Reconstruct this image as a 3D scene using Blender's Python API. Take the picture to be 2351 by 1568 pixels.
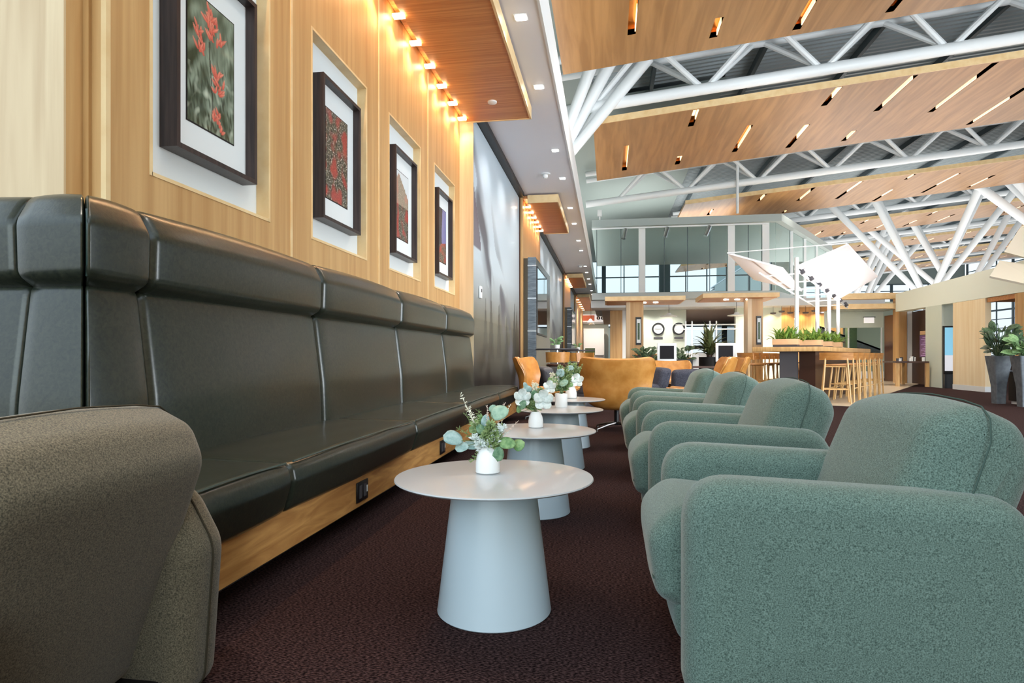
import bpy, bmesh, math, random
from mathutils import Vector, Matrix, noise
random.seed(7)
PI = math.pi
for o in list(bpy.data.objects): bpy.data.objects.remove(o)
SC = bpy.context.scene
C = SC.collection

# ------------------------------------------------------------------ camera, world, exposure
TH = math.atan((1397 - 1175.5) / 1400.0)
CAMZ = 0.92
cam = bpy.data.cameras.new('camera'); camo = bpy.data.objects.new('camera', cam); C.objects.link(camo)
cam.sensor_fit = 'HORIZONTAL'; cam.sensor_width = 36.0
cam.lens = 36.0 * 1400.0 / 2351.0
cam.shift_x = 0.0; cam.shift_y = (818.0 - 784.0) / 2351.0
cam.clip_start = 0.05; cam.clip_end = 500
camo.location = (0, 0, CAMZ); camo.rotation_euler = (PI / 2, 0, TH)
SC.camera = camo

W = bpy.data.worlds.new('World'); SC.world = W; W.use_nodes = True
nt = W.node_tree; nt.nodes.clear()
wo = nt.nodes.new('ShaderNodeOutputWorld'); bg = nt.nodes.new('ShaderNodeBackground')
tc = nt.nodes.new('ShaderNodeTexCoord'); sp = nt.nodes.new('ShaderNodeSeparateXYZ'); cr = nt.nodes.new('ShaderNodeValToRGB')
nt.links.new(tc.outputs['Generated'], sp.inputs[0]); nt.links.new(sp.outputs['Z'], cr.inputs[0])
cr.color_ramp.elements[0].position = 0.0; cr.color_ramp.elements[0].color = (0.55, 0.60, 0.62, 1)
cr.color_ramp.elements[1].position = 0.25; cr.color_ramp.elements[1].color = (0.72, 0.87, 1.0, 1)
bg.inputs['Strength'].default_value = 1.35
nt.links.new(cr.outputs[0], bg.inputs[0]); nt.links.new(bg.outputs[0], wo.inputs[0])

SC.view_settings.view_transform = 'Standard'; SC.view_settings.look = 'None'
SC.view_settings.gamma = 1.0; SC.view_settings.use_curve_mapping = False
SC.view_settings.exposure = 0.8

def lamp(kind, loc, power, color, size=0.1, rot=(0, 0, 0), name='lamp', **k):
    l = bpy.data.lights.new(name, kind); l.energy = power; l.color = color
    if kind == 'SPOT':
        l.spot_size = k.get('spot', 1.4); l.spot_blend = k.get('blend', 0.6); l.shadow_soft_size = size
    elif kind == 'AREA':
        l.shape = 'RECTANGLE'; l.size = size; l.size_y = k.get('sy', size)
    else: l.shadow_soft_size = size
    o = bpy.data.objects.new(name, l); C.objects.link(o); o.location = loc; o.rotation_euler = rot
    return o

# hall fill: unseen upward panels and spots added to brighten roof, lounge and rooms
def up(x, y, z, w, sx, sy, c=(1.0, 0.98, 0.95), name='uplighter'):
    return lamp('AREA', (x, y, z), w, c, sx, (PI, 0, 0), name, sy=sy)  # area panel without a fixture, added to light the roof from below
up(-1.35, 20, 5.0, 190, 0.9, 34)
up(10.3, 17, 3.5, 100, 1.0, 9)
up(2.8, 29.5, 6.5, 150, 6, 6)
up(14, 36, 3.6, 1000, 12, 26)
up(5.6, 1.5, 4.4, 330, 3, 3)  # added fill outside the view, lighting the nearest baffle
up(26, 30, 3.6, 900, 14, 40)
up(8, 60, 4.0, 900, 16, 20)
up(30, 62, 4.0, 1500, 22, 34)
for (x, y) in ((2.2, 11.6), (5.2, 11.6), (2.2, 17.5), (5.5, 19), (8.8, 17), (7.1, 25.5), (11.5, 26.5), (1.0, 9.5), (9.6, 11), (7.2, 19.2)):
    lamp('SPOT', (x, y, 6.7 + 0.1 * x - 0.05), 330, (1.0, 0.92, 0.82), 0.12, (0, 0, 0), 'baffle_spot', spot=2.0, blend=0.8)  # added spots under the baffles, filling the lounge and portal fascia
for (x, y, z, w) in ((3.2, 29.5, 2.9, 480), (6.0, 31, 2.9, 480), (3.2, 34, 2.9, 480), (1.2, 24.0, 2.9, 480), (3.4, 24.0, 2.9, 480), (5.6, 24.0, 2.9, 420), (-1.0, 37, 4.2, 300), (-1.0, 42.0, 4.2, 420), (8.6, 25.6, 2.9, 620), (3, 29, 6.0, 120), (-0.9, 2.6, 4.42, 50)):
    lamp('SPOT', (x, y, z), w, (1.0, 0.93, 0.84), 0.15, (0, 0, 0), 'room_spot', spot=2.6, blend=0.9)  # added to brighten the back rooms, corridor and near table
lamp('SPOT', (-1.4, 0.6, 4.2), 190, (1.0, 0.93, 0.84), 0.1, (0, 0, 0), 'soffit_spot', spot=0.8, blend=0.8)  # narrow spot added to light the top of the olive chair
for x in (1.5, 2.5, 5.8):
    lamp('SPOT', (x, 26.2 if x < 5 else 25.6, 2.85), 70, (1.0, 0.95, 0.86), 0.05, (math.radians(20), 0, 0), 'clock_wall_light', spot=2.2, blend=0.9)  # spots without fixtures, added to brighten the sage back walls
# unseen area light added at right to brighten murals and bulkhead ceiling
lamp('AREA', (9.25, 3.0, 1.8), 860, (0.88, 0.95, 1.0), 3.0, (0, math.radians(93), math.radians(-38)), 'window_daylight', sy=9)
# unseen area light added behind the viewer; the window daylight is assumed
lamp('AREA', (-1.2, -5.2, 2.2), 130, (0.82, 0.98, 0.98), 7.0, (math.radians(90), 0, 0), 'window_daylight', sy=3.4)

# ------------------------------------------------------------------ materials
def srgb(r, g, b):
    f = lambda c: (c / 255 / 12.92) if c / 255 <= 0.04045 else ((c / 255 + 0.055) / 1.055) ** 2.4
    return (f(r), f(g), f(b), 1)
MATS = {}
def mat(name, col, rough=0.5, metal=0.0, col2=None, scale=(1, 1, 1), ndetail=4.0, bump=0.0, bscale=None, coat=0.0,
        emit=None, es=0.0, spec=0.5, trans=0.0, sheen=0.0, ramp=(0.35, 0.65), ior=1.45, dist=0.0, bdist=0.01, coatr=0.1):
    if name in MATS: return MATS[name]
    m = bpy.data.materials.new(name); MATS[name] = m; m.use_nodes = True
    t = m.node_tree; b = t.nodes['Principled BSDF']
    b.inputs['Base Color'].default_value = col; b.inputs['Roughness'].default_value = rough
    b.inputs['Metallic'].default_value = metal; b.inputs['Specular IOR Level'].default_value = spec
    b.inputs['Coat Weight'].default_value = coat; b.inputs['Coat Roughness'].default_value = coatr
    b.inputs['Transmission Weight'].default_value = trans; b.inputs['IOR'].default_value = ior
    b.inputs['Sheen Weight'].default_value = sheen
    if emit: b.inputs['Emission Color'].default_value = emit; b.inputs['Emission Strength'].default_value = es
    if col2 or bump:
        tc = t.nodes.new('ShaderNodeTexCoord')
    if col2:
        mp = t.nodes.new('ShaderNodeMapping'); mp.inputs['Scale'].default_value = scale
        n = t.nodes.new('ShaderNodeTexNoise'); n.inputs['Scale'].default_value = 1.0; n.inputs['Detail'].default_value = ndetail
        n.inputs['Distortion'].default_value = dist
        r = t.nodes.new('ShaderNodeValToRGB'); r.color_ramp.elements[0].position = ramp[0]; r.color_ramp.elements[1].position = ramp[1]
        r.color_ramp.elements[0].color = col; r.color_ramp.elements[1].color = col2
        t.links.new(tc.outputs['Object'], mp.inputs[0]); t.links.new(mp.outputs[0], n.inputs['Vector'])
        t.links.new(n.outputs['Fac'], r.inputs[0]); t.links.new(r.outputs[0], b.inputs['Base Color'])
    if bump:
        mp2 = t.nodes.new('ShaderNodeMapping'); mp2.inputs['Scale'].default_value = bscale or scale
        n2 = t.nodes.new('ShaderNodeTexNoise'); n2.inputs['Scale'].default_value = 1.0; n2.inputs['Detail'].default_value = 3.0
        bu = t.nodes.new('ShaderNodeBump'); bu.inputs['Strength'].default_value = bump; bu.inputs['Distance'].default_value = bdist
        t.links.new(tc.outputs['Object'], mp2.inputs[0]); t.links.new(mp2.outputs[0], n2.inputs['Vector'])
        t.links.new(n2.outputs['Fac'], bu.inputs['Height']); t.links.new(bu.outputs[0], b.inputs['Normal'])
    return m

M_oak = mat('oak_wall', srgb(180, 136, 84), 0.42, col2=srgb(208, 168, 114), scale=(14, 14, 0.55), ndetail=6, dist=0.6, ramp=(0.3, 0.72), bump=0.15, bscale=(90, 90, 2), bdist=0.002)
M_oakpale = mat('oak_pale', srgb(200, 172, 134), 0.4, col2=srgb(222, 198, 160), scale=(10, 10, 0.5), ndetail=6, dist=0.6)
M_pillar = mat('oak_pillar_veneer', srgb(232, 206, 162), 0.4, col2=srgb(242, 222, 186), scale=(10, 10, 0.5), ndetail=6, dist=0.6)
M_oaksof = mat('oak_soffit', srgb(176, 112, 62), 0.42, col2=srgb(206, 146, 90), scale=(1.0, 34, 20), ndetail=5, dist=0.3, ramp=(0.35, 0.68))
M_oakboard = mat('oak_board', srgb(168, 116, 62), 0.4, col2=srgb(208, 156, 92), scale=(20, 2.0, 16), ndetail=6, dist=1.6)
M_oakedge = mat('oak_edge', srgb(222, 188, 136), 0.45, col2=srgb(232, 204, 156), scale=(6, 6, 6))
M_baffle = mat('baffle_veneer', srgb(150, 106, 60), 0.36, col2=srgb(176, 130, 80), scale=(7, 0.5, 7), ndetail=6, dist=0.5)
M_slot = mat('slot_brass', srgb(226, 160, 84), 0.28, metal=0.75)
M_stoolwood = mat('stool_oak', srgb(190, 146, 90), 0.4, col2=srgb(214, 174, 118), scale=(20, 20, 3))
M_stoolback = mat('stool_walnut', srgb(168, 110, 54), 0.38, col2=srgb(188, 130, 70), scale=(8, 8, 20))
M_leather = mat('green_leather', srgb(27, 34, 29), 0.30, col2=srgb(52, 56, 44), scale=(55, 55, 55), ndetail=10, dist=0.8, ramp=(0.3, 0.8), bump=0.22, bscale=(120, 120, 120), bdist=0.0016, coat=0.25, coatr=0.2)
M_leatherpipe = mat('green_leather_piping', srgb(48, 66, 62), 0.3, coat=0.4)
M_tan = mat('tan_leather', srgb(176, 116, 50), 0.36, col2=srgb(196, 138, 70), scale=(9, 9, 9), ndetail=5, coat=0.2, coatr=0.25, bump=0.12, bscale=(80, 80, 80), bdist=0.002)
M_tanpipe = mat('tan_piping', srgb(206, 152, 84), 0.4)
M_fabric = mat('teal_heather', srgb(47, 64, 57), 0.95, col2=srgb(116, 137, 127), scale=(300, 300, 300), ndetail=3, ramp=(0.28, 0.72), sheen=0.25, spec=0.2, bump=0.2, bscale=(420, 420, 420), bdist=0.002)
M_fabseam = mat('teal_seam', srgb(64, 82, 76), 0.9, spec=0.2)
M_fabbrown = mat('olive_heather', srgb(52, 50, 40), 0.95, col2=srgb(124, 114, 94), scale=(300, 300, 300), ndetail=3, ramp=(0.28, 0.72), sheen=0.2, spec=0.2, bump=0.2, bscale=(420, 420, 420), bdist=0.002)
M_fabbrownseam = mat('olive_seam', srgb(62, 56, 44), 0.9, spec=0.2)
M_carpet = mat('carpet', srgb(20, 11, 12), 1.0, col2=srgb(98, 74, 72), scale=(90, 230, 90), ndetail=10, ramp=(0.42, 0.80), spec=0.05, bump=0.3, bscale=(220, 220, 220), bdist=0.003)
M_tile = mat('floor_tile', srgb(188, 170, 146), 0.3, col2=srgb(204, 188, 164), scale=(2, 2, 2))
M_white = mat('white_paint', srgb(225, 226, 226), 0.5)
M_steel = mat('white_steel', srgb(232, 236, 238), 0.4)
M_ceil = mat('ceiling_white', srgb(236, 235, 240), 0.6)
M_grey = mat('grey_green_wall', srgb(150, 162, 158), 0.6)
M_deckd = mat('roof_deck', srgb(176, 186, 190), 0.5)
M_mull = mat('dark_mullion', srgb(70, 84, 90), 0.4)
M_tabletop = mat('table_grey', srgb(182, 184, 186), 0.28, coat=0.3)
M_tablebase = mat('table_base', srgb(184, 198, 206), 0.35, coat=0.2)
M_ceramic = mat('ceramic', srgb(236, 236, 234), 0.4)
M_frame = mat('frame_dark', srgb(42, 34, 34), 0.35, col2=srgb(62, 50, 48), scale=(60, 60, 3))
M_matw = mat('mat_board', srgb(222, 226, 226), 0.8)
M_niche = mat('niche_back', srgb(218, 224, 226), 0.7)
M_black = mat('black', srgb(20, 18, 20), 0.4)
M_blackp = mat('black_plinth', srgb(22, 18, 20), 0.6)
M_stone = mat('grey_stone', srgb(74, 84, 92), 0.7, col2=srgb(112, 122, 130), scale=(6, 6, 60), bump=0.5, bscale=(6, 6, 90), bdist=0.01)
M_bronze = mat('bronze_panel', srgb(92, 84, 72), 0.25, metal=0.7)
M_chrome = mat('chrome', srgb(210, 212, 214), 0.15, metal=1.0)
M_legmetal = mat('leg_metal', srgb(110, 106, 104), 0.35, metal=1.0)
M_mirror = mat('mirror', srgb(200, 205, 205), 0.04, metal=1.0)
M_glass = mat('glass', (0.86, 0.95, 0.93, 1), 0.0, trans=1.0, ior=1.03, spec=0.5)
M_tint = mat('tinted_glass', (0.66, 0.68, 0.70, 1), 0.0, trans=1.0, ior=1.02, spec=0.5)
M_em_w = mat('lamp_white', (1, 1, 1, 1), 0.5, emit=(1, 0.97, 0.92, 1), es=14)
M_em_o = mat('lamp_warm', (1, 1, 1, 1), 0.5, emit=(1, 0.66, 0.36, 1), es=16)
M_em_s = mat('lamp_slot', (1, 1, 1, 1), 0.5, emit=(1, 0.56, 0.24, 1), es=1.5)
M_sage = mat('sage_wall', srgb(200, 208, 194), 0.6)
M_sagel = mat('fascia_sage', srgb(226, 232, 220), 0.6)
M_sagel2 = mat('cream_wall', srgb(218, 208, 190), 0.6)
M_charcoal = mat('charcoal', srgb(72, 70, 74), 0.5)
M_navy = mat('navy_fabric', srgb(52, 54, 66), 0.9, col2=srgb(78, 78, 88), scale=(80, 80, 80))
M_darkwood = mat('dark_wood', srgb(70, 44, 32), 0.45)
M_planter = mat('slate_planter', srgb(84, 90, 96), 0.6, col2=srgb(104, 110, 116), scale=(12, 12, 12))
M_box = mat('peach_box', srgb(226, 184, 142), 0.6)
M_wing = mat('canopy_white', srgb(244, 240, 242), 0.6)
M_sail2 = mat('canopy_beige', srgb(196, 190, 174), 0.6)
M_screenoff = mat('screen_off', srgb(22, 18, 22), 0.5, spec=0.2)
M_screen = mat('screen_on', srgb(120, 170, 200), 0.2, emit=srgb(120, 185, 210), es=0.45)
M_screen2 = mat('screen_picture', srgb(200, 200, 205), 0.2, emit=srgb(205, 205, 212), es=0.4)
M_disp = mat('departures', srgb(64, 40, 66), 0.2, emit=srgb(70, 44, 74), es=0.6)
M_maroon = mat('maroon', srgb(58, 36, 28), 0.3)
M_red = mat('sign_red', srgb(214, 130, 110), 0.5)
M_signglow = mat('sign_lit', srgb(225, 222, 222), 0.5, emit=srgb(240, 236, 236), es=0.35)  # self-glow added so the corridor sign board reads white
def leafmat(n, a, b): return mat(n, a, 0.5, col2=b, scale=(60, 60, 60), ndetail=2)
M_leafs = [leafmat('leaf_sage', srgb(132, 162, 140), srgb(160, 186, 162)), leafmat('leaf_blue', srgb(126, 156, 152), srgb(164, 186, 182)),
           leafmat('leaf_green', srgb(92, 130, 78), srgb(138, 168, 112)), leafmat('leaf_deep', srgb(74, 112, 84), srgb(120, 152, 118))]
M_sprig = leafmat('sprig_green', srgb(96, 120, 72), srgb(150, 168, 112))
M_bud = leafmat('bud_cream', srgb(220, 220, 196), srgb(236, 232, 214))
M_stem = leafmat('stem_green', srgb(84, 104, 62), srgb(110, 124, 80))
M_pink = leafmat('tip_pink', srgb(214, 190, 176), srgb(226, 206, 190))
M_petal = leafmat('petal_white', srgb(200, 210, 204), srgb(222, 228, 224))
M_fern = leafmat('fern_green', srgb(92, 134, 48), srgb(150, 178, 84))
M_agave = leafmat('agave_green', srgb(54, 66, 40), srgb(112, 118, 66))
M_plantd = leafmat('plant_dark', srgb(40, 52, 40), srgb(84, 110, 72))
M_plantg = leafmat('plant_green', srgb(80, 120, 76), srgb(132, 164, 112))

def attrmat(name, rough=0.5, metal=0.0, coat=0.0):
    m = bpy.data.materials.new(name); m.use_nodes = True; t = m.node_tree; b = t.nodes['Principled BSDF']
    a = t.nodes.new('ShaderNodeAttribute'); a.attribute_name = 'Print'
    t.links.new(a.outputs['Color'], b.inputs['Base Color'])
    b.inputs['Roughness'].default_value = rough; b.inputs['Metallic'].default_value = metal; b.inputs['Coat Weight'].default_value = coat
    return m
M_print = attrmat('photo_print', 0.35, 0, 0.2)
M_mural = attrmat('mural_print', 0.42, 0.0, 0.06)

# ------------------------------------------------------------------ mesh helpers
def add_box(bm, x0, x1, y0, y1, z0, z1, M=None):
    vs = [bm.verts.new((x, y, z)) for z in (z0, z1) for y in (y0, y1) for x in (x0, x1)]
    if M: 
        for v in vs: v.co = M @ v.co
    for f in ((0, 2, 3, 1), (4, 5, 7, 6), (0, 1, 5, 4), (2, 6, 7, 3), (0, 4, 6, 2), (1, 3, 7, 5)):
        bm.faces.new([vs[i] for i in f])
    return vs
def add_tube(bm, a, b, r0, r1=None, n=10, caps=True):
    a = Vector(a); b = Vector(b); r1 = r0 if r1 is None else r1
    d = (b - a).normalized(); u = d.orthogonal().normalized(); v = d.cross(u)
    A = []; B = []
    for i in range(n):
        t = 2 * PI * i / n; w = u * math.cos(t) + v * math.sin(t)
        A.append(bm.verts.new(a + w * r0)); B.append(bm.verts.new(b + w * r1))
    for i in range(n):
        j = (i + 1) % n; bm.faces.new((A[i], A[j], B[j], B[i]))
    if caps: bm.faces.new(A[::-1]); bm.faces.new(B)
def add_path(bm, pts, r, n=8):
    rings = []
    pts = [Vector(p) for p in pts]
    for i, p in enumerate(pts):
        d = (pts[min(i + 1, len(pts) - 1)] - pts[max(i - 1, 0)]).normalized()
        if i == 0: u = d.orthogonal().normalized()
        else: u = (u - d * u.dot(d)).normalized()
        v = d.cross(u); rr = r[i] if isinstance(r, (list, tuple)) else r
        rings.append([bm.verts.new(p + (u * math.cos(2 * PI * k / n) + v * math.sin(2 * PI * k / n)) * rr) for k in range(n)])
    for A, B in zip(rings, rings[1:]):
        for k in range(n): j = (k + 1) % n; bm.faces.new((A[k], A[j], B[j], B[k]))
    bm.faces.new(rings[0][::-1]); bm.faces.new(rings[-1])
def add_lathe(bm, prof, n=48, c=(0, 0, 0)):
    rings = []
    for r, z in prof:
        if r < 1e-5: rings.append([bm.verts.new((c[0], c[1], c[2] + z))])
        else: rings.append([bm.verts.new((c[0] + r * math.cos(2 * PI * k / n), c[1] + r * math.sin(2 * PI * k / n), c[2] + z)) for k in range(n)])
    for A, B in zip(rings, rings[1:]):
        if len(A) == 1 and len(B) == 1: continue
        for k in range(n):
            j = (k + 1) % n
            if len(A) == 1: bm.faces.new((A[0], B[j], B[k]))
            elif len(B) == 1: bm.faces.new((A[k], A[j], B[0]))
            else: bm.faces.new((A[k], A[j], B[j], B[k]))
def rounded_poly(pts, radii, seg=6):
    """2D polygon (CCW) with rounded corners"""
    out = []; n = len(pts)
    for i in range(n):
        p = Vector(pts[i]); a = Vector(pts[i - 1]); b = Vector(pts[(i + 1) % n])
        r = radii[i] if isinstance(radii, (list, tuple)) else radii
        u = (a - p).normalized(); v = (b - p).normalized()
        ang = u.angle(v); t = min(r / math.tan(ang / 2), (a - p).length * .49, (b - p).length * .49)
        s = p + u * t; e = p + v * t
        for k in range(seg + 1):
            q = k / seg; out.append(tuple((s * (1 - q) ** 2 + p * 2 * q * (1 - q) + e * q * q)))
    return out
def densify(poly, step):
    out = []
    for i, a in enumerate(poly):
        b = poly[(i + 1) % len(poly)]; L = math.hypot(b[0] - a[0], b[1] - a[1]); k = max(1, int(L / step))
        for j in range(k): out.append((a[0] + (b[0] - a[0]) * j / k, a[1] + (b[1] - a[1]) * j / k))
    return out
def slab(poly, y0, y1, r, puff=0.0, seg=5, ny=4, axis='y', step=0.08, crown=0.0, warp=None):
    """extrude outline poly (x,z, CCW) along y with rounded rims of radius r; caps bulge by puff; body swells by crown"""
    bm = bmesh.new(); poly = densify(poly, step); n = len(poly)
    N = []
    for i in range(n):
        a = Vector(poly[i - 1]); b = Vector(poly[(i + 1) % n]); d = (b - a)
        d = d.normalized() if d.length > 1e-9 else Vector((1, 0)); N.append(Vector((d.y, -d.x)))
    cx = sum(p[0] for p in poly) / n; cz = sum(p[1] for p in poly) / n
    prof = []  # (y, inset)
    for k in range(seg + 1):
        t = PI / 2 * k / seg; prof.append((y0 + r * (1 - math.sin(t)), r * (1 - math.cos(t))))
    prof = [(y0 + r - r * math.cos(PI / 2 * k / seg), r - r * math.sin(PI / 2 * k / seg)) for k in range(seg + 1)]
    mid = [(y0 + r + (y1 - y0 - 2 * r) * k / ny, 0.0) for k in range(1, ny)]
    back = [(y1 - (y - y0), i) for y, i in prof[::-1]]
    rings = []
    for y, ins in prof + mid + back:
        sw = crown * (1 - ((2 * (y - y0) / (y1 - y0)) - 1) ** 2)
        rings.append([bm.verts.new((poly[i][0] + N[i].x * (sw - ins), y, poly[i][1] + N[i].y * (sw - ins))) for i in range(n)])
    for A, B in zip(rings, rings[1:]):
        for i in range(n): j = (i + 1) % n; bm.faces.new((A[i], A[j], B[j], B[i]))
    for ring, y, sgn in ((rings[0], y0, -1), (rings[-1], y1, 1)):
        prev = ring; base = [Vector((v.co.x, v.co.z)) for v in ring]
        for s in (0.85, 0.6, 0.3):
            cur = [bm.verts.new((cx + (b.x - cx) * s, y + sgn * puff * (1 - s * s), cz + (b.y - cz) * s)) for b in base]
            for i in range(n):
                j = (i + 1) % n
                bm.faces.new((prev[j], prev[i], cur[i], cur[j]) if sgn < 0 else (prev[i], prev[j], cur[j], cur[i]))
            prev = cur
        c = bm.verts.new((cx, y + sgn * puff, cz))
        for i in range(n):
            j = (i + 1) % n; bm.faces.new((prev[j], prev[i], c) if sgn < 0 else (prev[i], prev[j], c))
    if warp:
        for v in bm.verts: v.co = Vector(warp(v.co.x, v.co.y, v.co.z))
    bmesh.ops.recalc_face_normals(bm, faces=bm.faces)
    return bm
def bevel_all(bm, w, seg=2):
    bmesh.ops.bevel(bm, geom=[e for e in bm.edges], offset=w, segments=seg, affect='EDGES', profile=0.5)
def obj(name, bm, m, parent=None, smooth=True, label=None, kind=None):
    me = bpy.data.meshes.new(name)
    if isinstance(bm, bmesh.types.BMesh): bm.to_mesh(me); bm.free()
    o = bpy.data.objects.new(name, me); C.objects.link(o)
    if m: me.materials.append(m)
    if smooth:
        me.polygons.foreach_set('use_smooth', [True] * len(me.polygons))
        try: me.set_sharp_from_angle(angle=math.radians(38))
        except Exception: pass
    if parent: o.parent = parent
    if label: o['label'] = label
    if kind: o['kind'] = kind
    return o
def box(name, x0, x1, y0, y1, z0, z1, m, parent=None, bev=0.0, M=None, kind=None, label=None):
    bm = bmesh.new(); add_box(bm, x0, x1, y0, y1, z0, z1, M)
    if bev: bmesh.ops.recalc_face_normals(bm, faces=bm.faces); bevel_all(bm, bev)
    bmesh.ops.recalc_face_normals(bm, faces=bm.faces)
    return obj(name, bm, m, parent, kind=kind, label=label)
def tube(name, a, b, r, m, parent=None, r1=None, n=12):
    bm = bmesh.new(); add_tube(bm, a, b, r, r1, n); return obj(name, bm, m, parent)
def thing(name, label, cat, loc=(0, 0, 0), rz=0, group=None):
    o = bpy.data.objects.new(name, None); C.objects.link(o); o.location = loc; o.rotation_euler = (0, 0, rz)
    o.empty_display_size = 0.1
    o['label'] = label; o['category'] = cat
    if group: o['group'] = group
    return o
def tag(o, label, cat, group=None, kind=None):
    o['label'] = label; o['category'] = cat
    if group: o['group'] = group
    if kind: o['kind'] = kind
    return o
def struct(o): o['kind'] = 'structure'; return o
def kids(o): return [c for c in C.objects if c.parent == o]
KID = {}
def dup(root, loc, rz=0, label=None, group=None):
    r = root.copy(); C.objects.link(r); r.location = loc; r.rotation_euler = (0, 0, rz)
    if label: r['label'] = label
    if group: r['group'] = group
    if root.name not in KID: KID[root.name] = [(c, [g for g in C.objects if g.parent == c]) for c in C.objects if c.parent == root]
    for ch, gs in KID[root.name]:
        c = ch.copy(); C.objects.link(c); c.parent = r
        for g in gs: d = g.copy(); C.objects.link(d); d.parent = c
    return r
def sbox(name, *a, **k): return struct(box(name, *a, **k))

# ================================================================== SETTING
# ---- floor
sbox('floor', -6, 60, -6, 90, -0.1, 0.0, M_carpet)
bm = bmesh.new(); D = Vector((0.5, 0.866, 0)); P = Vector((0.866, -0.5, 0))
c0 = Vector((4.37, 12.03, 0)); L = c0 - P * 6.5
vs = [L, c0, c0 + D * 9.6, c0 + D * 9.6 + Vector((0, 14, 0)), Vector((0.5, 30, 0)), Vector((0.5, 15.5, 0))]
vs = [L, c0, c0 + D * 11.6, Vector((10.1, 29, 0)), L + D * 16]
lo = [bm.verts.new((v.x, v.y, 0.0005)) for v in vs]; hi = [bm.verts.new((v.x, v.y, 0.012)) for v in vs]
bm.faces.new(hi); bm.faces.new(lo[::-1])
for i in range(5): j = (i + 1) % 5; bm.faces.new((lo[i], lo[j], hi[j], hi[i]))
struct(obj('floor_tile', bm, M_tile))

# ---- left wall with niches (plane x=-2.1)
XW = -2.1; ND = 0.085
niches = [(2.54 + 1.555 * k, 3.53 + 1.555 * k) for k in range(4)]
ZN0, ZN1 = 1.775, 3.27
bm = bmesh.new()
ys = [2.279]
for a, b in niches: ys += [a, b]
ys.append(8.48)
for k in range(len(ys) - 1):
    y0, y1 = ys[k], ys[k + 1]
    if k % 2 == 0: add_box(bm, XW - 0.3, XW, y0, y1, 0, 4.5)
    else:
        add_box(bm, XW - 0.3, XW, y0, y1, 0, ZN0); add_box(bm, XW - 0.3, XW, y0, y1, ZN1, 4.5)
        add_box(bm, XW - 0.3, XW - ND, y0, y1, ZN0, ZN1)
add_box(bm, -2.45, -2.168, 2.263, 2.279, 0, 4.5)
add_box(bm, -5, -2.195, 2.182, 2.6, 0, 4.5)
wl = obj('wall_left', bm, M_oak); struct(wl)
# vertical joint grooves as thin pale battens and niche linings
bm = bmesh.new()
for y in (3.802, 5.375, 6.93): add_box(bm, XW, XW + 0.006, y - 0.012, y + 0.012, 1.3, 4.25)
add_box(bm, XW - 0.02, XW + 0.004, 2.275, 2.30, 0, 4.25)
struct(obj('trim_1', bm, M_oakedge))
bm = bmesh.new()
for a, b in niches:
    add_box(bm, XW - ND, XW + 0.004, a - 0.014, a + 0.004, ZN0 - 0.014, ZN1 + 0.014)
    add_box(bm, XW - ND, XW + 0.004, b - 0.004, b + 0.014, ZN0 - 0.014, ZN1 + 0.014)
    add_box(bm, XW - ND, XW + 0.004, a, b, ZN1 - 0.004, ZN1 + 0.014)
    add_box(bm, XW - ND, XW + 0.004, a, b, ZN0 - 0.014, ZN0 + 0.004)
struct(obj('trim_2', bm, M_oakedge))
bm = bmesh.new()
for a, b in niches: add_box(bm, XW - ND, XW - ND + 0.004, a + 0.004, b - 0.004, ZN0 + 0.004, ZN1 - 0.004)
struct(obj('trim_3', bm, M_niche))
# corner face in paler oak, daylight from behind put into its colour
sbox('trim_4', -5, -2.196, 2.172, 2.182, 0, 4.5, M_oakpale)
sbox('wall_right.005', 3.5, 3.7, -6, 2.95, 0, 4.2, M_oak)  # unseen wall added to keep side light off the olive chair
sbox('wall_right.006', 9.45, 9.6, -3, 7.9, 3.7, 4.2, M_sagel)  # unseen header and sill built around the added side light
sbox('wall_right.007', 9.45, 9.6, -3, 7.9, 0, 0.3, M_sagel)
# rest of the left wall
sbox('wall_left.001', -2.5, -1.9, 8.48, 8.50, 0, 4.45, M_oakpale)
sbox('wall_left.002', -2.5, -1.92, 8.50, 13.1, 0, 4.45, M_grey)
sbox('wall_left.003', -2.5, -1.84, 13.1, 16.55, 0, 4.45, M_oak)
sbox('wall_left.004', -2.5, -1.92, 16.55, 25.8, 0, 4.45, M_grey)
sbox('wall_left.005', -2.5, -1.84, 25.8, 30.0, 0, 4.45, M_oak)
sbox('wall_left.006', -2.5, -1.92, 30.0, 34.4, 0, 4.45, M_grey)
sbox('wall_left.007', -2.5, -1.84, 34.4, 45, 0, 4.45, M_oak)
sbox('trim_5', -1.92, -1.80, 8.55, 13.09, 4.36, 4.449, M_black)
sbox('trim_6', -1.92, -1.80, 16.6, 25.7, 4.36, 4.449, M_black)
sbox('trim_7', -1.92, -1.80, 30.1, 34.3, 4.36, 4.449, M_black)
sbox('wall_back.011', 12, 14.2, 48.0, 48.3, 0, 10.2, M_grey)
sbox('wall_right.008', 13.9, 14.2, 48.3, 84, 0, 10.2, M_grey)
# ---- bulkhead ceiling with white fascia
sbox('ceiling', -5, -0.70, -1, 45, 4.45, 4.95, M_ceil)
sbox('trim_8', -0.70, -0.675, -1, 45, 4.44, 4.98, M_white)
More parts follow.
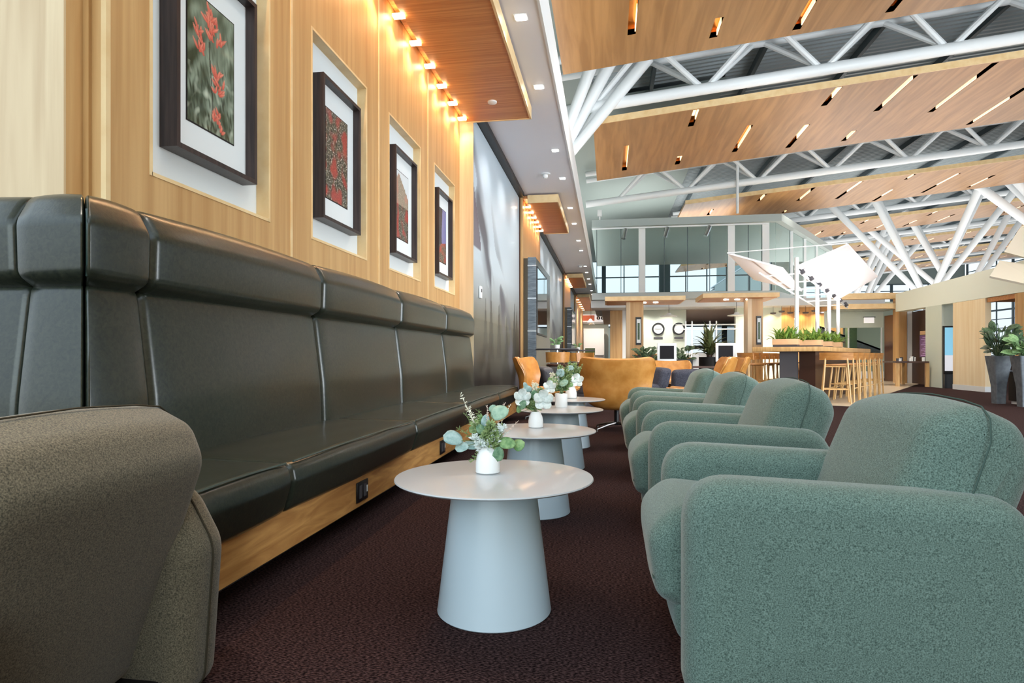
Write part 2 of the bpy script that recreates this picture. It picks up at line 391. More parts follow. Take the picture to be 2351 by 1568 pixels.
# wood soffits
def soffit(y0, y1, n, lbl, first=False, xw=-2.09):
    t = thing('wood_soffit', lbl, 'ceiling panel', ((xw - 1.08) / 2, (y0 + y1) / 2, 4.25))
    t.location = (0, 0, 0)
    bm = bmesh.new(); add_box(bm, xw + 0.1, -1.09, y0, y1, 4.25, 4.40)
    add_box(bm, xw, xw + 0.1, y0, y1, 4.34, 4.40)
    obj('panel', bm, M_oaksof, t)
    bm = bmesh.new(); add_box(bm, -1.09, -1.065, y0, y1, 4.24, 4.41); add_box(bm, xw + 0.1, -1.065, y0 - 0.02, y0, 4.24, 4.41); add_box(bm, xw + 0.1, -1.065, y1, y1 + 0.02, 4.24, 4.41)
    obj('edge_trim', bm, M_oakedge, t)
    k = [y for y in n]
    for y in k:
        f = box('wall_washer', xw + 0.015, xw + 0.125, y - 0.035, y + 0.035, 4.225, 4.249, M_em_o, t)
        lamp('SPOT', (xw + 0.07, y, 4.20), 16, (1.0, 0.60, 0.30), 0.03, (0, math.radians(-9), 0), 'wall_washer_light', spot=2.3, blend=0.8)
    return t
soffit(0.5, 8.46, [8.30 - 0.52 * i for i in range(12)], 'long orange oak ceiling panel with a row of warm lights over the picture wall')
soffit(13.13, 16.5, [13.45 + 0.52 * i for i in range(6)], 'shorter oak ceiling panel with six warm lights, beyond the mountain mural', xw=-1.835)
soffit(25.85, 29.8, [26.3 + 0.6 * i for i in range(6)], 'small oak ceiling panel third along the white bulkhead', xw=-1.835)
soffit(34.45, 44.9, [36 + 1.6 * i for i in range(6)], 'farthest oak ceiling panel at the end of the corridor', xw=-1.835)
# downlights in the bulkhead
dl = [6.28, 7.94, 10.43, 12.09, 14.53, 16.26, 18.67, 20.45, 24.0, 25.8, 27.97, 30.0, 33, 35, 38, 41, 43.5]
nm = ['nearest', 'second', 'third', 'fourth', 'fifth', 'sixth', 'seventh', 'eighth', 'ninth', 'tenth', 'eleventh', 'twelfth', 'thirteenth', 'fourteenth', 'fifteenth', 'sixteenth', 'seventeenth', 'farthest']
proto = None
for i, y in enumerate(dl):
    if proto is None:
        t = thing('downlight', '', 'ceiling light', (-0.9, y, 4.45), 0, 'square downlights along the white bulkhead')
        box('trim_ring', -0.07, 0.07, -0.07, 0.07, -0.006, -0.001, M_white, t)
        box('lens', -0.05, 0.05, -0.05, 0.05, -0.012, -0.006, M_em_w, t); proto = t
    else: t = dup(proto, (-0.9, y, 4.45))
    t['label'] = 'square white downlight in the bulkhead ceiling, %s of the row along the edge' % nm[i]
    if i < 9: lamp('SPOT', (-0.9, y, 4.42), 45, (1.0, 0.93, 0.86), 0.05, (0, 0, 0), 'downlight_light', spot=1.9, blend=0.7)
for y in (9.4, 10.9, 12.4, 17.6, 19.6, 21.6, 23.6):
    lamp('SPOT', (-1.25, y, 4.40), 34, (1.0, 0.97, 0.94), 0.05, (0, math.radians(14), 0), 'mural_light', spot=1.9, blend=0.9)  # fixtureless spots added to brighten the murals
# detectors
for (x, y, z, r, l) in ((-1.207, 11.75, 4.45, 0.10, 'white smoke detector on the bulkhead ceiling before the second oak panel'), (-1.07, 23.8, 4.45, 0.12, 'white smoke detector far along the bulkhead ceiling'), (-1.5, 7.83, 4.25, 0.06, 'round white disc detector on the orange oak ceiling panel')):
    t = thing('smoke_detector', l, 'detector', (x, y, z))
    bm = bmesh.new(); add_lathe(bm, [(0, -0.001), (r, -0.001), (r, -0.018), (r * .8, -0.026), (0, -0.026)], 24); obj('base', bm, M_white, t)
    if r > 0.08:
        bm = bmesh.new(); add_lathe(bm, [(0, -0.024), (r * .5, -0.024), (r * .5, -0.07), (r * .3, -0.09), (0, -0.09)], 20); obj('sensor_head', bm, M_ceramic, t)

# ---- roof: deck, grey soffit at the left, trusses, baffles
def roofz(x, base=8.55): return base + 0.1 * x
bm = bmesh.new()
# corrugated deck: ribs run along x, pitch 0.3 in y
y = 2.0; prof = []
while y < 88:
    prof += [(y, 0), (y + 0.09, 0), (y + 0.11, -0.05), (y + 0.20, -0.05), (y + 0.22, 0)]; y += 0.22
prev = None
for (yy, dz) in prof:
    xs = -0.45 if yy < 18 else (3.3 if yy < 49 else 14.0)
    cur = [bm.verts.new((xs, yy, roofz(xs) + dz + 0.1)), bm.verts.new((60, yy, roofz(60) + dz + 0.1))]
    if prev: bm.faces.new((prev[0], prev[1], cur[1], cur[0]))
    prev = cur
dk = obj('ceiling.001', bm, M_deckd, smooth=False); struct(dk)
bm = bmesh.new(); vs = [(-2, -1), (60, -1), (60, 88), (14, 88), (14, 49), (-2, 49)]
add_box(bm, 0, 1, 0, 1, 0, 1)
bm.free(); bm = bmesh.new()
A = [bm.verts.new((x, y, roofz(x) + 0.35)) for x, y in vs]; B = [bm.verts.new((x, y, roofz(x) + 0.5)) for x, y in vs]
bm.faces.new(A); bm.faces.new(B[::-1])
for i in range(6): j = (i + 1) % 6; bm.faces.new((A[i], B[i], B[j], A[j]))
struct(obj('ceiling.002', bm, M_deckd))
# grey plaster ceiling left part
bm = bmesh.new()
def sl(bm, x0, x1, y0, y1, base, th=0.1):
    A = [bm.verts.new((x, y, roofz(x, base))) for x, y in ((x0, y0), (x1, y0), (x1, y1), (x0, y1))]
    B = [bm.verts.new((v.co.x, v.co.y, v.co.z + th)) for v in A]
    bm.faces.new(A[::-1]); bm.faces.new(B)
    for i in range(4): j = (i + 1) % 4; bm.faces.new((A[i], A[j], B[j], B[i]))
sl(bm, -2, -0.45, -1, 18, 8.45); sl(bm, -2, 3.3, 18, 48, 8.4)
struct(obj('ceiling.003', bm, M_grey))
sbox('wall_left.008', -2.2, -2.0, -1, 48, 4.95, 9.0, M_grey)
# purlins
for k, x in enumerate([1.2 + 2.75 * i for i in range(14)]):
    b = sbox('trim_%d' % (20 + k), x - 0.05, x + 0.05, 3, 88 if x > 14 else (49 if x > 3.3 else 18), roofz(x) - 0.2, roofz(x) + 0.02, M_mull)

TRN = {0: 'front', 1: 'second', 2: 'third', 3: 'fourth', 4: 'fifth', 5: 'sixth', 6: 'seventh'}
def truss(Y, x0, x1, off, lbl, pitch=2.68, detail=True):
    t = thing('roof_truss', lbl, 'truss', (0, Y, 0), 0, 'white tube trusses under the roof')
    zb = lambda x: 7.12 + 0.1 * x
    zt = lambda x: 8.2 + 0.1 * x
    bm = bmesh.new(); add_tube(bm, (x0, 0, zb(x0)), (x1, 0, zb(x1)), 0.135, n=14); obj('bottom_chord', bm, M_steel, t)
    for s in (-0.45, 0.45):
        bm = bmesh.new(); add_tube(bm, (x0, s, zt(x0)), (x1, s, zt(x1)), 0.10, n=12); obj('top_chord', bm, M_steel, t)
    x = off; n = 0
    while x - pitch > x0: x -= pitch
    while x < x1 - 0.3 and n < 24:
        for sx in (-1, 1):
            for sy in (-0.45, 0.45):
                xt = x + sx * pitch * 0.46
                if xt < x0 or xt > x1: continue
                bm = bmesh.new(); add_tube(bm, (x + sx * 0.1, 0, zb(x) + 0.08), (xt, sy, zt(xt)), 0.07, n=8); obj('web_strut', bm, M_steel, t); n += 1
        x += pitch
    return t
truss(15.2, -1.6, 24, -0.41, 'nearest white tube roof truss, its left end behind the bulkhead edge')
truss(24.7, -0.9, 30, 0.33, 'second white tube roof truss, over the glass-walled box')
truss(34.0, 3.4, 36, 4.9, 'third white tube roof truss counted from the camera')
truss(43.5, 3.4, 42, 4.2, 'fourth white tube roof truss counted from the camera')
truss(53.0, 14.2, 48, 5.0, 'fifth white tube roof truss counted from the camera')
truss(62.5, 14.2, 52, 4.6, 'sixth white tube roof truss, small in the distance')
truss(72.0, 14.2, 56, 4.6, 'farthest white tube roof truss in the distance')

def baffle(y0, y1, x0, x1, slots, lbl, z0=6.8):
    """sheet with real slots; each slot is a brass trough with a lamp at one end"""
    t = thing('wood_baffle', lbl, 'ceiling baffle', (0, 0, 0), 0, 'oak baffles hung between the trusses')
    sw = 0.075
    xs = sorted(set([x0, x1] + [s[0] - sw for s in slots] + [s[0] + sw for s in slots]))
    ysl = sorted(set([y0, y1] + [s[1] for s in slots] + [s[2] for s in slots]))
    Z = lambda x: z0 + 0.1 * x
    def hole(xa, xb, ya, yb):
        xm = (xa + xb) / 2; ym = (ya + yb) / 2
        return any(abs(xm - s[0]) < sw and s[1] < ym < s[2] for s in slots)
    bm = bmesh.new(); cache = {}
    def V(x, y, up):
        k = (round(x, 4), round(y, 4), up)
        if k not in cache: cache[k] = bm.verts.new((x, y, Z(x) + (0.11 if up else 0)))
        return cache[k]
    for i in range(len(xs) - 1):
        # merge columns with no holes
        if not any(hole(xs[i], xs[i + 1], ysl[j], ysl[j + 1]) for j in range(len(ysl) - 1)): pass
        for j in range(len(ysl) - 1):
            a, b, c, d = xs[i], xs[i + 1], ysl[j], ysl[j + 1]
            if hole(a, b, c, d): continue
            bm.faces.new((V(a, c, 0), V(a, d, 0), V(b, d, 0), V(b, c, 0)))
            bm.faces.new((V(a, c, 1), V(b, c, 1), V(b, d, 1), V(a, d, 1)))
            for (p, q, ii, jj) in (((a, c), (b, c), i, j - 1), ((b, c), (b, d), i + 1, j), ((b, d), (a, d), i, j + 1), ((a, d), (a, c), i - 1, j)):
                inside = 0 <= ii < len(xs) - 1 and 0 <= jj < len(ysl) - 1
                if (not inside) or hole(xs[ii], xs[ii + 1], ysl[jj], ysl[jj + 1]):
                    bm.faces.new((V(*p, 0), V(*q, 0), V(*q, 1), V(*p, 1)))
    obj('panel', bm, M_baffle, t, smooth=False)
    bm = bmesh.new()
    add_box(bm, x0, x1, y0 - 0.03, y0 - 0.001, 0, 0.16); 
    for v in bm.verts: v.co.z += Z(v.co.x) - 0.02
    obj('edge_strip', bm, M_oakedge, t)
    for (sx, a, b) in slots:
        bm = bmesh.new(); h = 0.15
        p = [(sx - sw, a), (sx + sw, a), (sx + sw, b), (sx - sw, b)]
        lo = [bm.verts.new((x, y, Z(x) + 0.004)) for x, y in p]; hi = [bm.verts.new((x, y, Z(x) + h)) for x, y in p]
        bm.faces.new(hi[::-1])
        for k in range(4): q = (k + 1) % 4; bm.faces.new((lo[k], hi[k], hi[q], lo[q]))
        s = obj('light_slot', bm, M_slot, t, smooth=False)
        L = b - a; k = int(sx * 10) % 3
        ya, yb = (a + L * .06, a + L * .62) if k == 0 else ((a + L * .3, a + L * .94) if k == 1 else (a + L * .12, a + L * .88))
        box('lamp_strip', sx + sw - 0.02, sx + sw - 0.004, ya, yb, Z(sx) + 0.02, Z(sx) + 0.125, M_em_s, s)
        if k == 0: box('lamp_strip', sx - sw * .5, sx + sw * .5, ya, yb, Z(sx) + h - 0.03, Z(sx) + h - 0.012, M_em_s, s)
    return t
def grid_slots(y0, y1, x0, n, seed, skip=()):
    R = random.Random(seed); out = []
    for i in range(n):
        x = x0 + 1.66 * i; w = y1 - y0
        k = (i + seed) % 4
        if k == 0: out.append((x, y0 + w * .42, y0 + w * .88))
        elif k == 1: out += [(x, y0 + w * .03, y0 + w * .26), (x, y0 + w * .75, y0 + w * .93)]
        elif k == 2: out.append((x, y0 + w * .36, y0 + w * .82))
        else: out += [(x, y0 + w * .02, y0 + w * .27), (x, y0 + w * .52, y0 + w * .90)]
    return out
b1 = [(0.42, 10.32, 11.44), (1.97, 11.39, 12.09), (3.54, 11.35, 12.35), (5.15, 10.6, 12.29), (6.8, 10.9, 12.2), (0.42, 7.8, 9.0), (2.0, 8.2, 9.8), (3.6, 7.7, 9.5), (5.2, 8.0, 9.3)]
baffle(7.4, 12.55, -0.92, 22, b1, 'nearest oak ceiling baffle with light slots, cut by the top of the picture', 6.8)
b2 = [(0.5, 17.47, 19.78), (2.15, 15.6, 16.71), (2.15, 19.14, 19.95), (3.8, 17.33, 19.52), (5.45, 15.6, 16.7), (5.45, 17.98, 19.89), (7.1, 15.6, 17.72), (7.1, 19.17, 20.03),
      (8.8, 15.6, 18.49), (10.65, 17.63, 20.2), (12.3, 15.6, 17.2), (13.9, 17, 19.5)]
baffle(15.5, 20.5, -0.38, 24, b2, 'second oak ceiling baffle with light slots, hung just behind the nearest truss')
b3 = [(6.1, 25.3, 26.39), (7.9, 25.3, 27.36), (7.9, 29.06, 29.55), (9.64, 25.3, 27.98), (11.7, 27.58, 29.5), (11.5, 25.3, 26.03), (13.5, 26.19, 29.06), (15.4, 27.38, 29.22), (4.33, 26.76, 27.87), (17.1, 25.4, 28), (18.9, 26.5, 29.4), (20.5, 25.4, 28)]
baffle(25.15, 29.7, 3.03, 30, b3, 'third oak ceiling baffle, its left end above the glass-walled box', 6.7)
for k, (y0, y1, l) in enumerate(((34.5, 38.8, 'fourth oak ceiling baffle counted from the camera'), (44.0, 47.6, 'fifth oak ceiling baffle counted from the camera'), (53.5, 57.8, 'sixth oak ceiling baffle, small in the distance'), (63, 67.3, 'farthest oak ceiling baffle in the distance'))):
    baffle(y0, y1, 3.4 if k < 1 else (5.0 if k < 2 else 14.5), min(43, 34 + 4 * k), grid_slots(y0, y1, 5.2 if k < 1 else (6.9 if k < 2 else 16.0), 14, k), l, 6.75)

# tree columns and struts
def struts(name, lbl, base, tips, r=0.14):
    t = thing(name, lbl, 'column', base)
    for p in tips:
        q = Vector(p) - Vector(base); bm = bmesh.new()
        add_tube(bm, (0, 0, 0), q, r * .75, r * 1.0, 14); obj('branch', bm, M_steel, t)
    return t
t = struts('branching_column', 'white branching steel column rising behind the bulkhead to the nearest truss', (-1.5, 15.2, 5.3),
       [(0.10, 14.8, 8.05), (0.62, 15.3, 8.1), (-0.25, 14.4, 8.1), (0.95, 15.0, 8.1)], 0.15)
t = struts('branching_column', 'white branching steel column fanning out above the pale portal at right', (15.6, 33.0, 3.6),
       [(11.2, 33.6, 8.8), (12.6, 32.4, 9.3), (13.6, 34.2, 9.5), (18.6, 33.6, 9.7), (19.6, 32.2, 9.6), (16.6, 30.0, 9.2)], 0.17)
tube('trunk', (0, 0, -3.6), (0, 0, 0.05), 0.2, M_steel, t)
t = struts('branching_column', 'white branching steel column farther back, left of the bigger fan', (15.5, 43.0, 3.9),
       [(10.6, 43.4, 8.9), (12.4, 42.4, 9.2), (14.4, 43.9, 9.4), (18.8, 43.6, 9.8), (17.4, 41.4, 9.6)], 0.17)
tube('trunk', (0, 0, -3.9), (0, 0, 0.05), 0.2, M_steel, t)
t = struts('branching_column', 'white branching steel column at the right edge above the hanging sail panels', (21.5, 30.0, 4.0),
       [(15.6, 30.4, 9.3), (17.2, 29.95, 9.3), (18.2, 32, 9.6), (24.6, 30.4, 10.3), (22.4, 30.1, 10.0)], 0.2)
tube('trunk', (0, 0, -4.0), (0, 0, 0.05), 0.22, M_steel, t)

t = struts('branching_column', 'white branching steel column deep in the hall, seen between the sail and the portal', (19.5, 52.0, 4.2),
       [(13.8, 52.2, 9.2), (15.6, 51.2, 9.6), (17.4, 53.4, 9.8), (22.8, 52.4, 10.4), (21.4, 50.4, 10.2), (24.4, 51.4, 10.6)], 0.2)
tube('trunk', (0, 0, -4.2), (0, 0, 0.05), 0.24, M_steel, t)
t = struts('branching_column', 'white branching steel column behind the large fan, its arms low over the portal top', (21.0, 40.6, 4.0),
       [(15.4, 40.8, 9.3), (17.6, 39.9, 9.7), (19.0, 42.4, 10.0), (25.4, 40.8, 10.6), (23.6, 39.6, 10.4)], 0.18)
tube('trunk', (0, 0, -4.0), (0, 0, 0.05), 0.22, M_steel, t)
# ================================================================== BANQUETTE
XR = -2.08; YR = 2.15
bench = thing('banquette', 'long dark green leather banquette with tall padded back running along the oak wall', 'bench', (0, 0, 0))
def panel_prof():   # d outwards from wall line -> x
    return [(-1.90, 0.36), (-1.875, 0.50), (-1.90, 0.82), (-1.945, 1.19), (-2.07, 1.19), (-2.07, 0.36)]
pb = rounded_poly([(XR, 0.34), (-1.86, 0.34), (-1.875, 0.75), (-1.93, 1.195), (XR, 1.195)], [0.01, 0.03, 0.9, 0.045, 0.01])
pr = rounded_poly([(XR + 0.01, 1.185), (-1.945, 1.18), (-1.872, 1.22), (-1.865, 1.42), (-1.93, 1.535), (XR + 0.01, 1.535)], [0.005, 0.03, 0.05, 0.09, 0.09, 0.02])
def mitre(y1):
    def w(x, y, z):
        d = x - XR; ys = YR - d; y0 = YR - 0.19
        return (x, y1 - (y1 - y) * (y1 - ys) / (y1 - y0), z)
    return w
segs = [2.262, 3.80, 5.36, 6.93, 8.44]
def pads(name, poly, rr, crown):
    y1 = segs[0]
    bm = slab(poly, YR - 0.19, y1, 0.022, crown=crown * .4, warp=mitre(y1), step=0.05, ny=5); obj(name, bm, M_leather, bench)
    for a, b in zip(segs, segs[1:]):
        bm = slab(poly, a, b, rr, crown=crown, step=0.05, ny=14); obj(name, bm, M_leather, bench)
    # left wing: swap axes (front face looks to -y)
    def wing(y1):
        def w(x, y, z):
            d = x - XR; xs = XR + d   # mitre at x = XR + d
            yy = y                     # y param runs away from the corner: 0 -> corner
            X0 = XR + d; return (X0 - (yy) * (X0 - y1) / 1.0, YR - d, z)
        return w
    def wmap(xa, xb, mit):
        def w(x, y, z):
            d = x - XR; X0 = XR + d if mit else xa
            return (X0 - y * (X0 - xb), YR - d, z)
        return w
    bm = slab(poly, 0, 1, 0.07, crown=crown * .4, warp=wmap(0, -2.175, True), step=0.05, ny=5); obj(name, bm, M_leather, bench)
    bm = slab(poly, 0, 1, 0.02, crown=crown, warp=wmap(-2.175, -3.7, False), step=0.05, ny=14); obj(name, bm, M_leather, bench)
pads('back_pad', pb, 0.05, 0.018)
pads('head_roll', pr, 0.05, 0.016)
# piping down the corner and seams
bm = bmesh.new(); add_path(bm, [(-1.872, 1.967, 0.5), (-1.885, 1.975, 0.8), (-1.93, 2.01, 1.15)], 0.005, 6)
obj('corner_piping', bm, M_leatherpipe, bench)
bm = bmesh.new(); add_path(bm, [(-1.893, 1.968, 1.215), (-1.878, 1.955, 1.26), (-1.874, 1.95, 1.40), (-1.89, 1.965, 1.46)], 0.004, 6)
obj('corner_piping', bm, M_leatherpipe, bench)
# seat
ps = rounded_poly([(-1.93, 0.29), (-1.325, 0.265), (-1.285, 0.40), (-1.30, 0.478), (-1.93, 0.49)], [0.02, 0.05, 0.05, 0.045, 0.03])
sy = [1.67, 2.35, 4.0, 5.6, 7.2, 8.72]
for a, b in zip(sy, sy[1:]):
    bm = slab(ps, a, b, 0.03, crown=0.008, step=0.04, ny=14)
    for v in bm.verts:
        if v.co.z > 0.46: v.co.z += 0.006 * noise.noise(Vector((v.co.x * 6, v.co.y * 3, 0)))
    o = obj('seat_cushion', bm, M_leather, bench)
    bm = bmesh.new(); add_path(bm, [(-1.305, a + 0.03 + (b - a - 0.06) * k / 10, 0.481 + 0.006 * math.sin(PI * k / 10)) for k in range(11)], 0.005, 6); obj('seat_piping', bm, M_leatherpipe, o)
# rounded far end of the seat
pe = rounded_poly([(-1.93, 8.70), (-1.30, 8.70), (-1.33, 9.04), (-1.55, 9.12), (-1.90, 9.0)], [0.01, 0.01, 0.18, 0.12, 0.1])
bm = slab(pe, -0.485, -0.29, 0.04)
for v in bm.verts: x, y, z = v.co; v.co = (x, z, -y)
bmesh.ops.recalc_face_normals(bm, faces=bm.faces)
obj('seat_cushion', bm, M_leather, bench)
box('base_board', -1.90, -1.345, 1.68, 8.9, 0.10, 0.275, M_oakboard, bench)
box('plinth', -1.90, -1.50, 1.70, 8.85, 0.0, 0.10, M_blackp, bench)
box('wing_base', -3.7, -1.9, 1.99, 2.16, 0.0, 0.345, M_oakboard, bench)
for y in (3.19, 4.84, 6.6):
    o = box('power_outlet', -1.345, -1.336, y - 0.075, y + 0.075, 0.125, 0.235, M_black, bench, 0.003)
    for dy in (-0.03, 0.03): box('socket', -1.336, -1.3345, y + dy - 0.018, y + dy + 0.018, 0.145, 0.215, M_charcoal, o)
    box('socket', -1.336, -1.3342, y + 0.052, y + 0.062, 0.165, 0.20, M_white, o)

# ================================================================== FRAMED PHOTOGRAPHS
def print_mesh(name, w, h, nx, ny, fn, m, parent, M, flip=False):
    me = bpy.data.meshes.new(name); vs = []; fs = []; cols = []
    for j in range(ny + 1):
        for i in range(nx + 1):
            u = i / nx; v = j / ny; vs.append(M(u * w, v * h)); c = fn(u, v); cols += [c[0], c[1], c[2], 1.0]
    for j in range(ny):
        for i in range(nx):
            a = j * (nx + 1) + i; fs.append((a, a + 1, a + nx + 2, a + nx + 1))
    me.from_pydata(vs, [], fs); at = me.color_attributes.new('Print', 'FLOAT_COLOR', 'POINT'); at.data.foreach_set('color', cols)
    me.materials.append(m); o = bpy.data.objects.new(name, me); C.objects.link(o)
    if parent: o.parent = parent
    return o
def mixc(a, b, t): t = max(0, min(1, t)); return tuple(a[i] + (b[i] - a[i]) * t for i in range(3))
S = lambda *c: srgb(*c)[:3]
PET = []
_R = random.Random(12)
for (cx, cy, n, sp, ln) in ((.47, .90, 9, .07, .11), (.52, .82, 16, .10, .13), (.58, .74, 12, .13, .12), (.22, .70, 8, .08, .10), (.27, .60, 8, .09, .10), (.62, .44, 8, .06, .13), (.66, .35, 9, .09, .11), (.60, .12, 10, .08, .09), (.64, .06, 6, .09, .07)):
    for k in range(n):
        a = _R.uniform(-1.1, 1.1); PET.append((cx + _R.uniform(-sp, sp), cy + _R.uniform(-sp, sp) * .5, a, ln * _R.uniform(.5, 1), _R.random()))
def art_paint(u, v):
    n1 = noise.noise(Vector((u * 4 + v * 3, v * 6 - u * 5, 1))) * .5 + .5
    n2 = noise.noise(Vector((u * 22 + v * 12, v * 9 - u * 8, 5))) * .5 + .5
    n3 = noise.noise(Vector((u * 9, v * 13, 15))) * .5 + .5
    c = mixc(S(46, 62, 40), S(150, 166, 146), n1 * 1.5 - .35 + (u - .45) * .3)
    c = mixc(c, S(30, 44, 20), (n2 - .42) * 3.0 * (1.15 - v))
    if v < .45: c = mixc(c, S(190, 200, 180), (n3 - .58) * 3)
    if abs(u - (.48 + .03 * math.sin(v * 7))) < .014 and v < .7: c = mixc(c, S(24, 32, 18), .8)
    for (px, py, a, ln, sh) in PET:
        dx = u - px; dy = (v - py) * 1.75
        if abs(dx) > .16 or abs(dy) > .26: continue
        t = dx * math.sin(a) + dy * math.cos(a); w = dx * math.cos(a) - dy * math.sin(a)
        if 0 < t < ln * 1.7:
            f = t / (ln * 1.7); ww = .022 * math.sin(PI * min(1, f * .9 + .1)) + .003
            if abs(w) < ww: c = mixc(S(150, 34, 30), mixc(S(222, 84, 66), S(246, 168, 140), f), .35 + .65 * (1 - abs(w) / ww) * (.5 + .5 * sh))
    return c
def art_speck(seed, sky=False, blue=False):
    def f(u, v):
        a = noise.noise(Vector((u * 14, v * 26, seed))) * .5 + .5; b = noise.noise(Vector((u * 38, v * 66, seed + 4))) * .5 + .5
        c = mixc(S(28, 26, 22), S(120, 114, 90), a * 1.3 - .3); c = mixc(c, S(232, 228, 214), (b - .62) * 5)
        r = noise.noise(Vector((u * 4, v * 7, seed + 8))) * .5 + .5
        c = mixc(c, mixc(S(120, 32, 30), S(196, 84, 70), b), (r - .45) * 4)
        if blue and v > .3 + .1 * u: c = mixc(S(104, 106, 160), S(130, 132, 180), v) if u > .42 + .2 * abs(v - .5) + .06 * a else mixc(S(24, 32, 44), S(60, 70, 84), a)
        if sky:
            edge = .72 + .25 * (1 - abs(u - .25) * 1.6) * 1 + .06 * noise.noise(Vector((u * 20, 3, seed)))
            if v > min(edge, .98): c = S(216, 222, 224)
            elif v > .5: c = mixc(c, S(196, 176, 150), .5)
            if v > .1: pass
        return c
    return f
arts = [art_paint, art_speck(3), art_speck(11, sky=True), art_speck(21, blue=True)]
flab = ['dark framed photograph of red wildflower spikes on green, nearest the camera', 'dark framed photograph of speckled red and grey growth, second along the oak wall',
        'dark framed photograph of flowers before a pale peak, third along the oak wall', 'dark framed photograph with a violet-blue patch, farthest along the oak wall']
for k, (a, b) in enumerate(niches):
    yc = (a + b) / 2; t = thing('framed_photograph', flab[k], 'picture', (-2.18, yc, 2.49), 0, 'framed photographs in the wall niches')
    hw, hh = 0.345, 0.54; fw = 0.026
    bm = bmesh.new()
    add_box(bm, 0, 0.095, -hw, -hw + fw, -hh, hh); add_box(bm, 0, 0.095, hw - fw, hw, -hh, hh)
    add_box(bm, 0, 0.095, -hw + fw, hw - fw, -hh, -hh + fw); add_box(bm, 0, 0.095, -hw + fw, hw - fw, hh - fw, hh)
    obj('frame', bm, M_frame, t)
    box('mat_board', 0.0, 0.035, -hw + fw, hw - fw, -hh + fw, hh - fw, M_matw, t)
    box('print_border', 0.035, 0.0375, -0.203, 0.203, -0.353, 0.353, M_black, t)
    nx, ny = ((110, 190) if k == 0 else (60, 110))
    print_mesh('photo_print', 0.392, 0.692, nx, ny, arts[k], M_print, t, lambda p, q: (0.039, -0.196 + p, -0.346 + q))
    bm = bmesh.new(); 

# ---- murals on the left wall
def mural_fn(u, v):
    y = v
    sky = mixc(S(176, 184, 188), S(186, 200, 210), y)
    c = mixc(S(16, 12, 14), S(104, 100, 86), (y - .12) * 4.2) if y < .34 else mixc(S(112, 108, 94), sky, (y - .34) * 5)
    s = noise.noise(Vector((u * 9, y * 1.2, 4))) * .5 + .5
    if y < .42: c = mixc(c, S(56, 56, 50), max(0, s - .5) * 2.2 * (1 - y * 1.8))
    m = noise.noise(Vector((u * 7 + y * 5, y * 8, 12)))
    ridge = .62 - .9 * (u - .35) if u > .3 else .85 - 1.2 * u
    dd = abs(y - ridge)
    if dd < .15 and m > -.1: c = mixc(c, S(92, 92, 100), (1 - dd / .15) * (m + .3) * 2.6)
    if u < .12 and .58 < y < .8 and y < .80 - u * 1.6: c = mixc(c, S(84, 66, 80), .85)
    for tx, th in ((.30, .40), (.46, .38), (.2, .36), (.85, .42), (.92, .40), (.64, .34)):
        if abs(u - tx) < .045 * max(0, (th + .06 - y)) / .2 and y > .2: c = mixc(c, S(48, 46, 42), .7)
    return c
for k, (ya, yb, l) in enumerate(((8.505, 13.09, 'large silvery wall mural of misty mountains over a dark lake, beside the banquette'), (16.6, 25.75, 'second silvery mountain mural, beyond the grey stone pier'), (30.1, 34.3, 'farthest silvery mountain mural along the corridor'))):
    t = thing('wall_mural', l, 'mural', (-1.915, ya, 0))
    box('backing', -0.004, 0.0, 0, yb - ya, 0.0, 4.35, M_bronze, t)
    print_mesh('mural_print', yb - ya, 4.35, 110 if k == 0 else 60, 160 if k == 0 else 80, mural_fn, M_mural, t, lambda p, q: (0.003, p, q))
    if k < 2: box('edge_trim', 0.0, 0.03, yb - ya - 0.03, yb - ya, 0.0, 4.35, M_darkwood, t)
t = thing('wall_thermostat', 'small white wall control box on the mural above the banquette end', 'thermostat', (-1.908, 8.95, 1.88))
box('housing', 0, 0.03, -0.06, 0.06, -0.09, 0.09, M_white, t, 0.004); box('display', 0.03, 0.032, -0.03, 0.03, 0.0, 0.05, M_charcoal, t)
# ---- stone piers with inset mirror screens
for (ya, yb, zt, l) in ((13.13, 16.4, 3.07, 'grey ribbed stone pier with steel strips and an inset screen, past the first mural'), (25.9, 29.5, 3.0, 'farther grey stone pier with inset screen, past the second mural')):
    t = thing('stone_pier', l, 'pier', (0, 0, 0))
    box('stone_cladding', -1.73, -1.555, ya, ya + 0.12, 0, zt, M_stone, t)
    box('core', -1.838, -1.56, ya + 0.12, yb, 0, zt, M_bronze, t)
    for z in (0.76, 1.47, 2.18, 2.89): box('steel_strip', -1.735, -1.55, ya - 0.004, ya + 0.12, z - 0.012, z + 0.012, M_chrome, t)
    s = box('screen_frame', -1.56, -1.54, ya + 0.16, ya + 2.3, 1.40, 2.90, M_black, t)
    box('screen_glass', -1.54, -1.538, ya + 0.2, ya + 2.24, 1.44, 2.86, M_mirror, s)

# ================================================================== COFFEE TABLES
tab0 = thing('coffee_table', 'round pale grey pedestal table nearest the camera', 'table', (-0.412, 2.19, 0), 0, 'round pedestal tables along the banquette')
bm = bmesh.new(); add_lathe(bm, [(0, 0.468), (0.33, 0.468), (0.354, 0.474), (0.36, 0.479), (0.358, 0.483), (0.352, 0.484), (0, 0.484)], 96); obj('table_top', bm, M_tabletop, tab0)
bm = bmesh.new(); add_lathe(bm, [(0, 0.0), (0.203, 0.0), (0.207, 0.004), (0.2055, 0.012), (0.150, 0.467), (0, 0.467)], 80); obj('table_base', bm, M_tablebase, tab0)
for (x, y, l) in ((-0.43, 3.60, 'second round grey pedestal table, just behind the nearest one'), (-0.40, 5.06, 'third round grey pedestal table, before the farthest one'), (-0.39, 6.26, 'farthest round grey pedestal table, in front of the wide tan chair')):
    dup(tab0, (x, y, 0), 0, l)

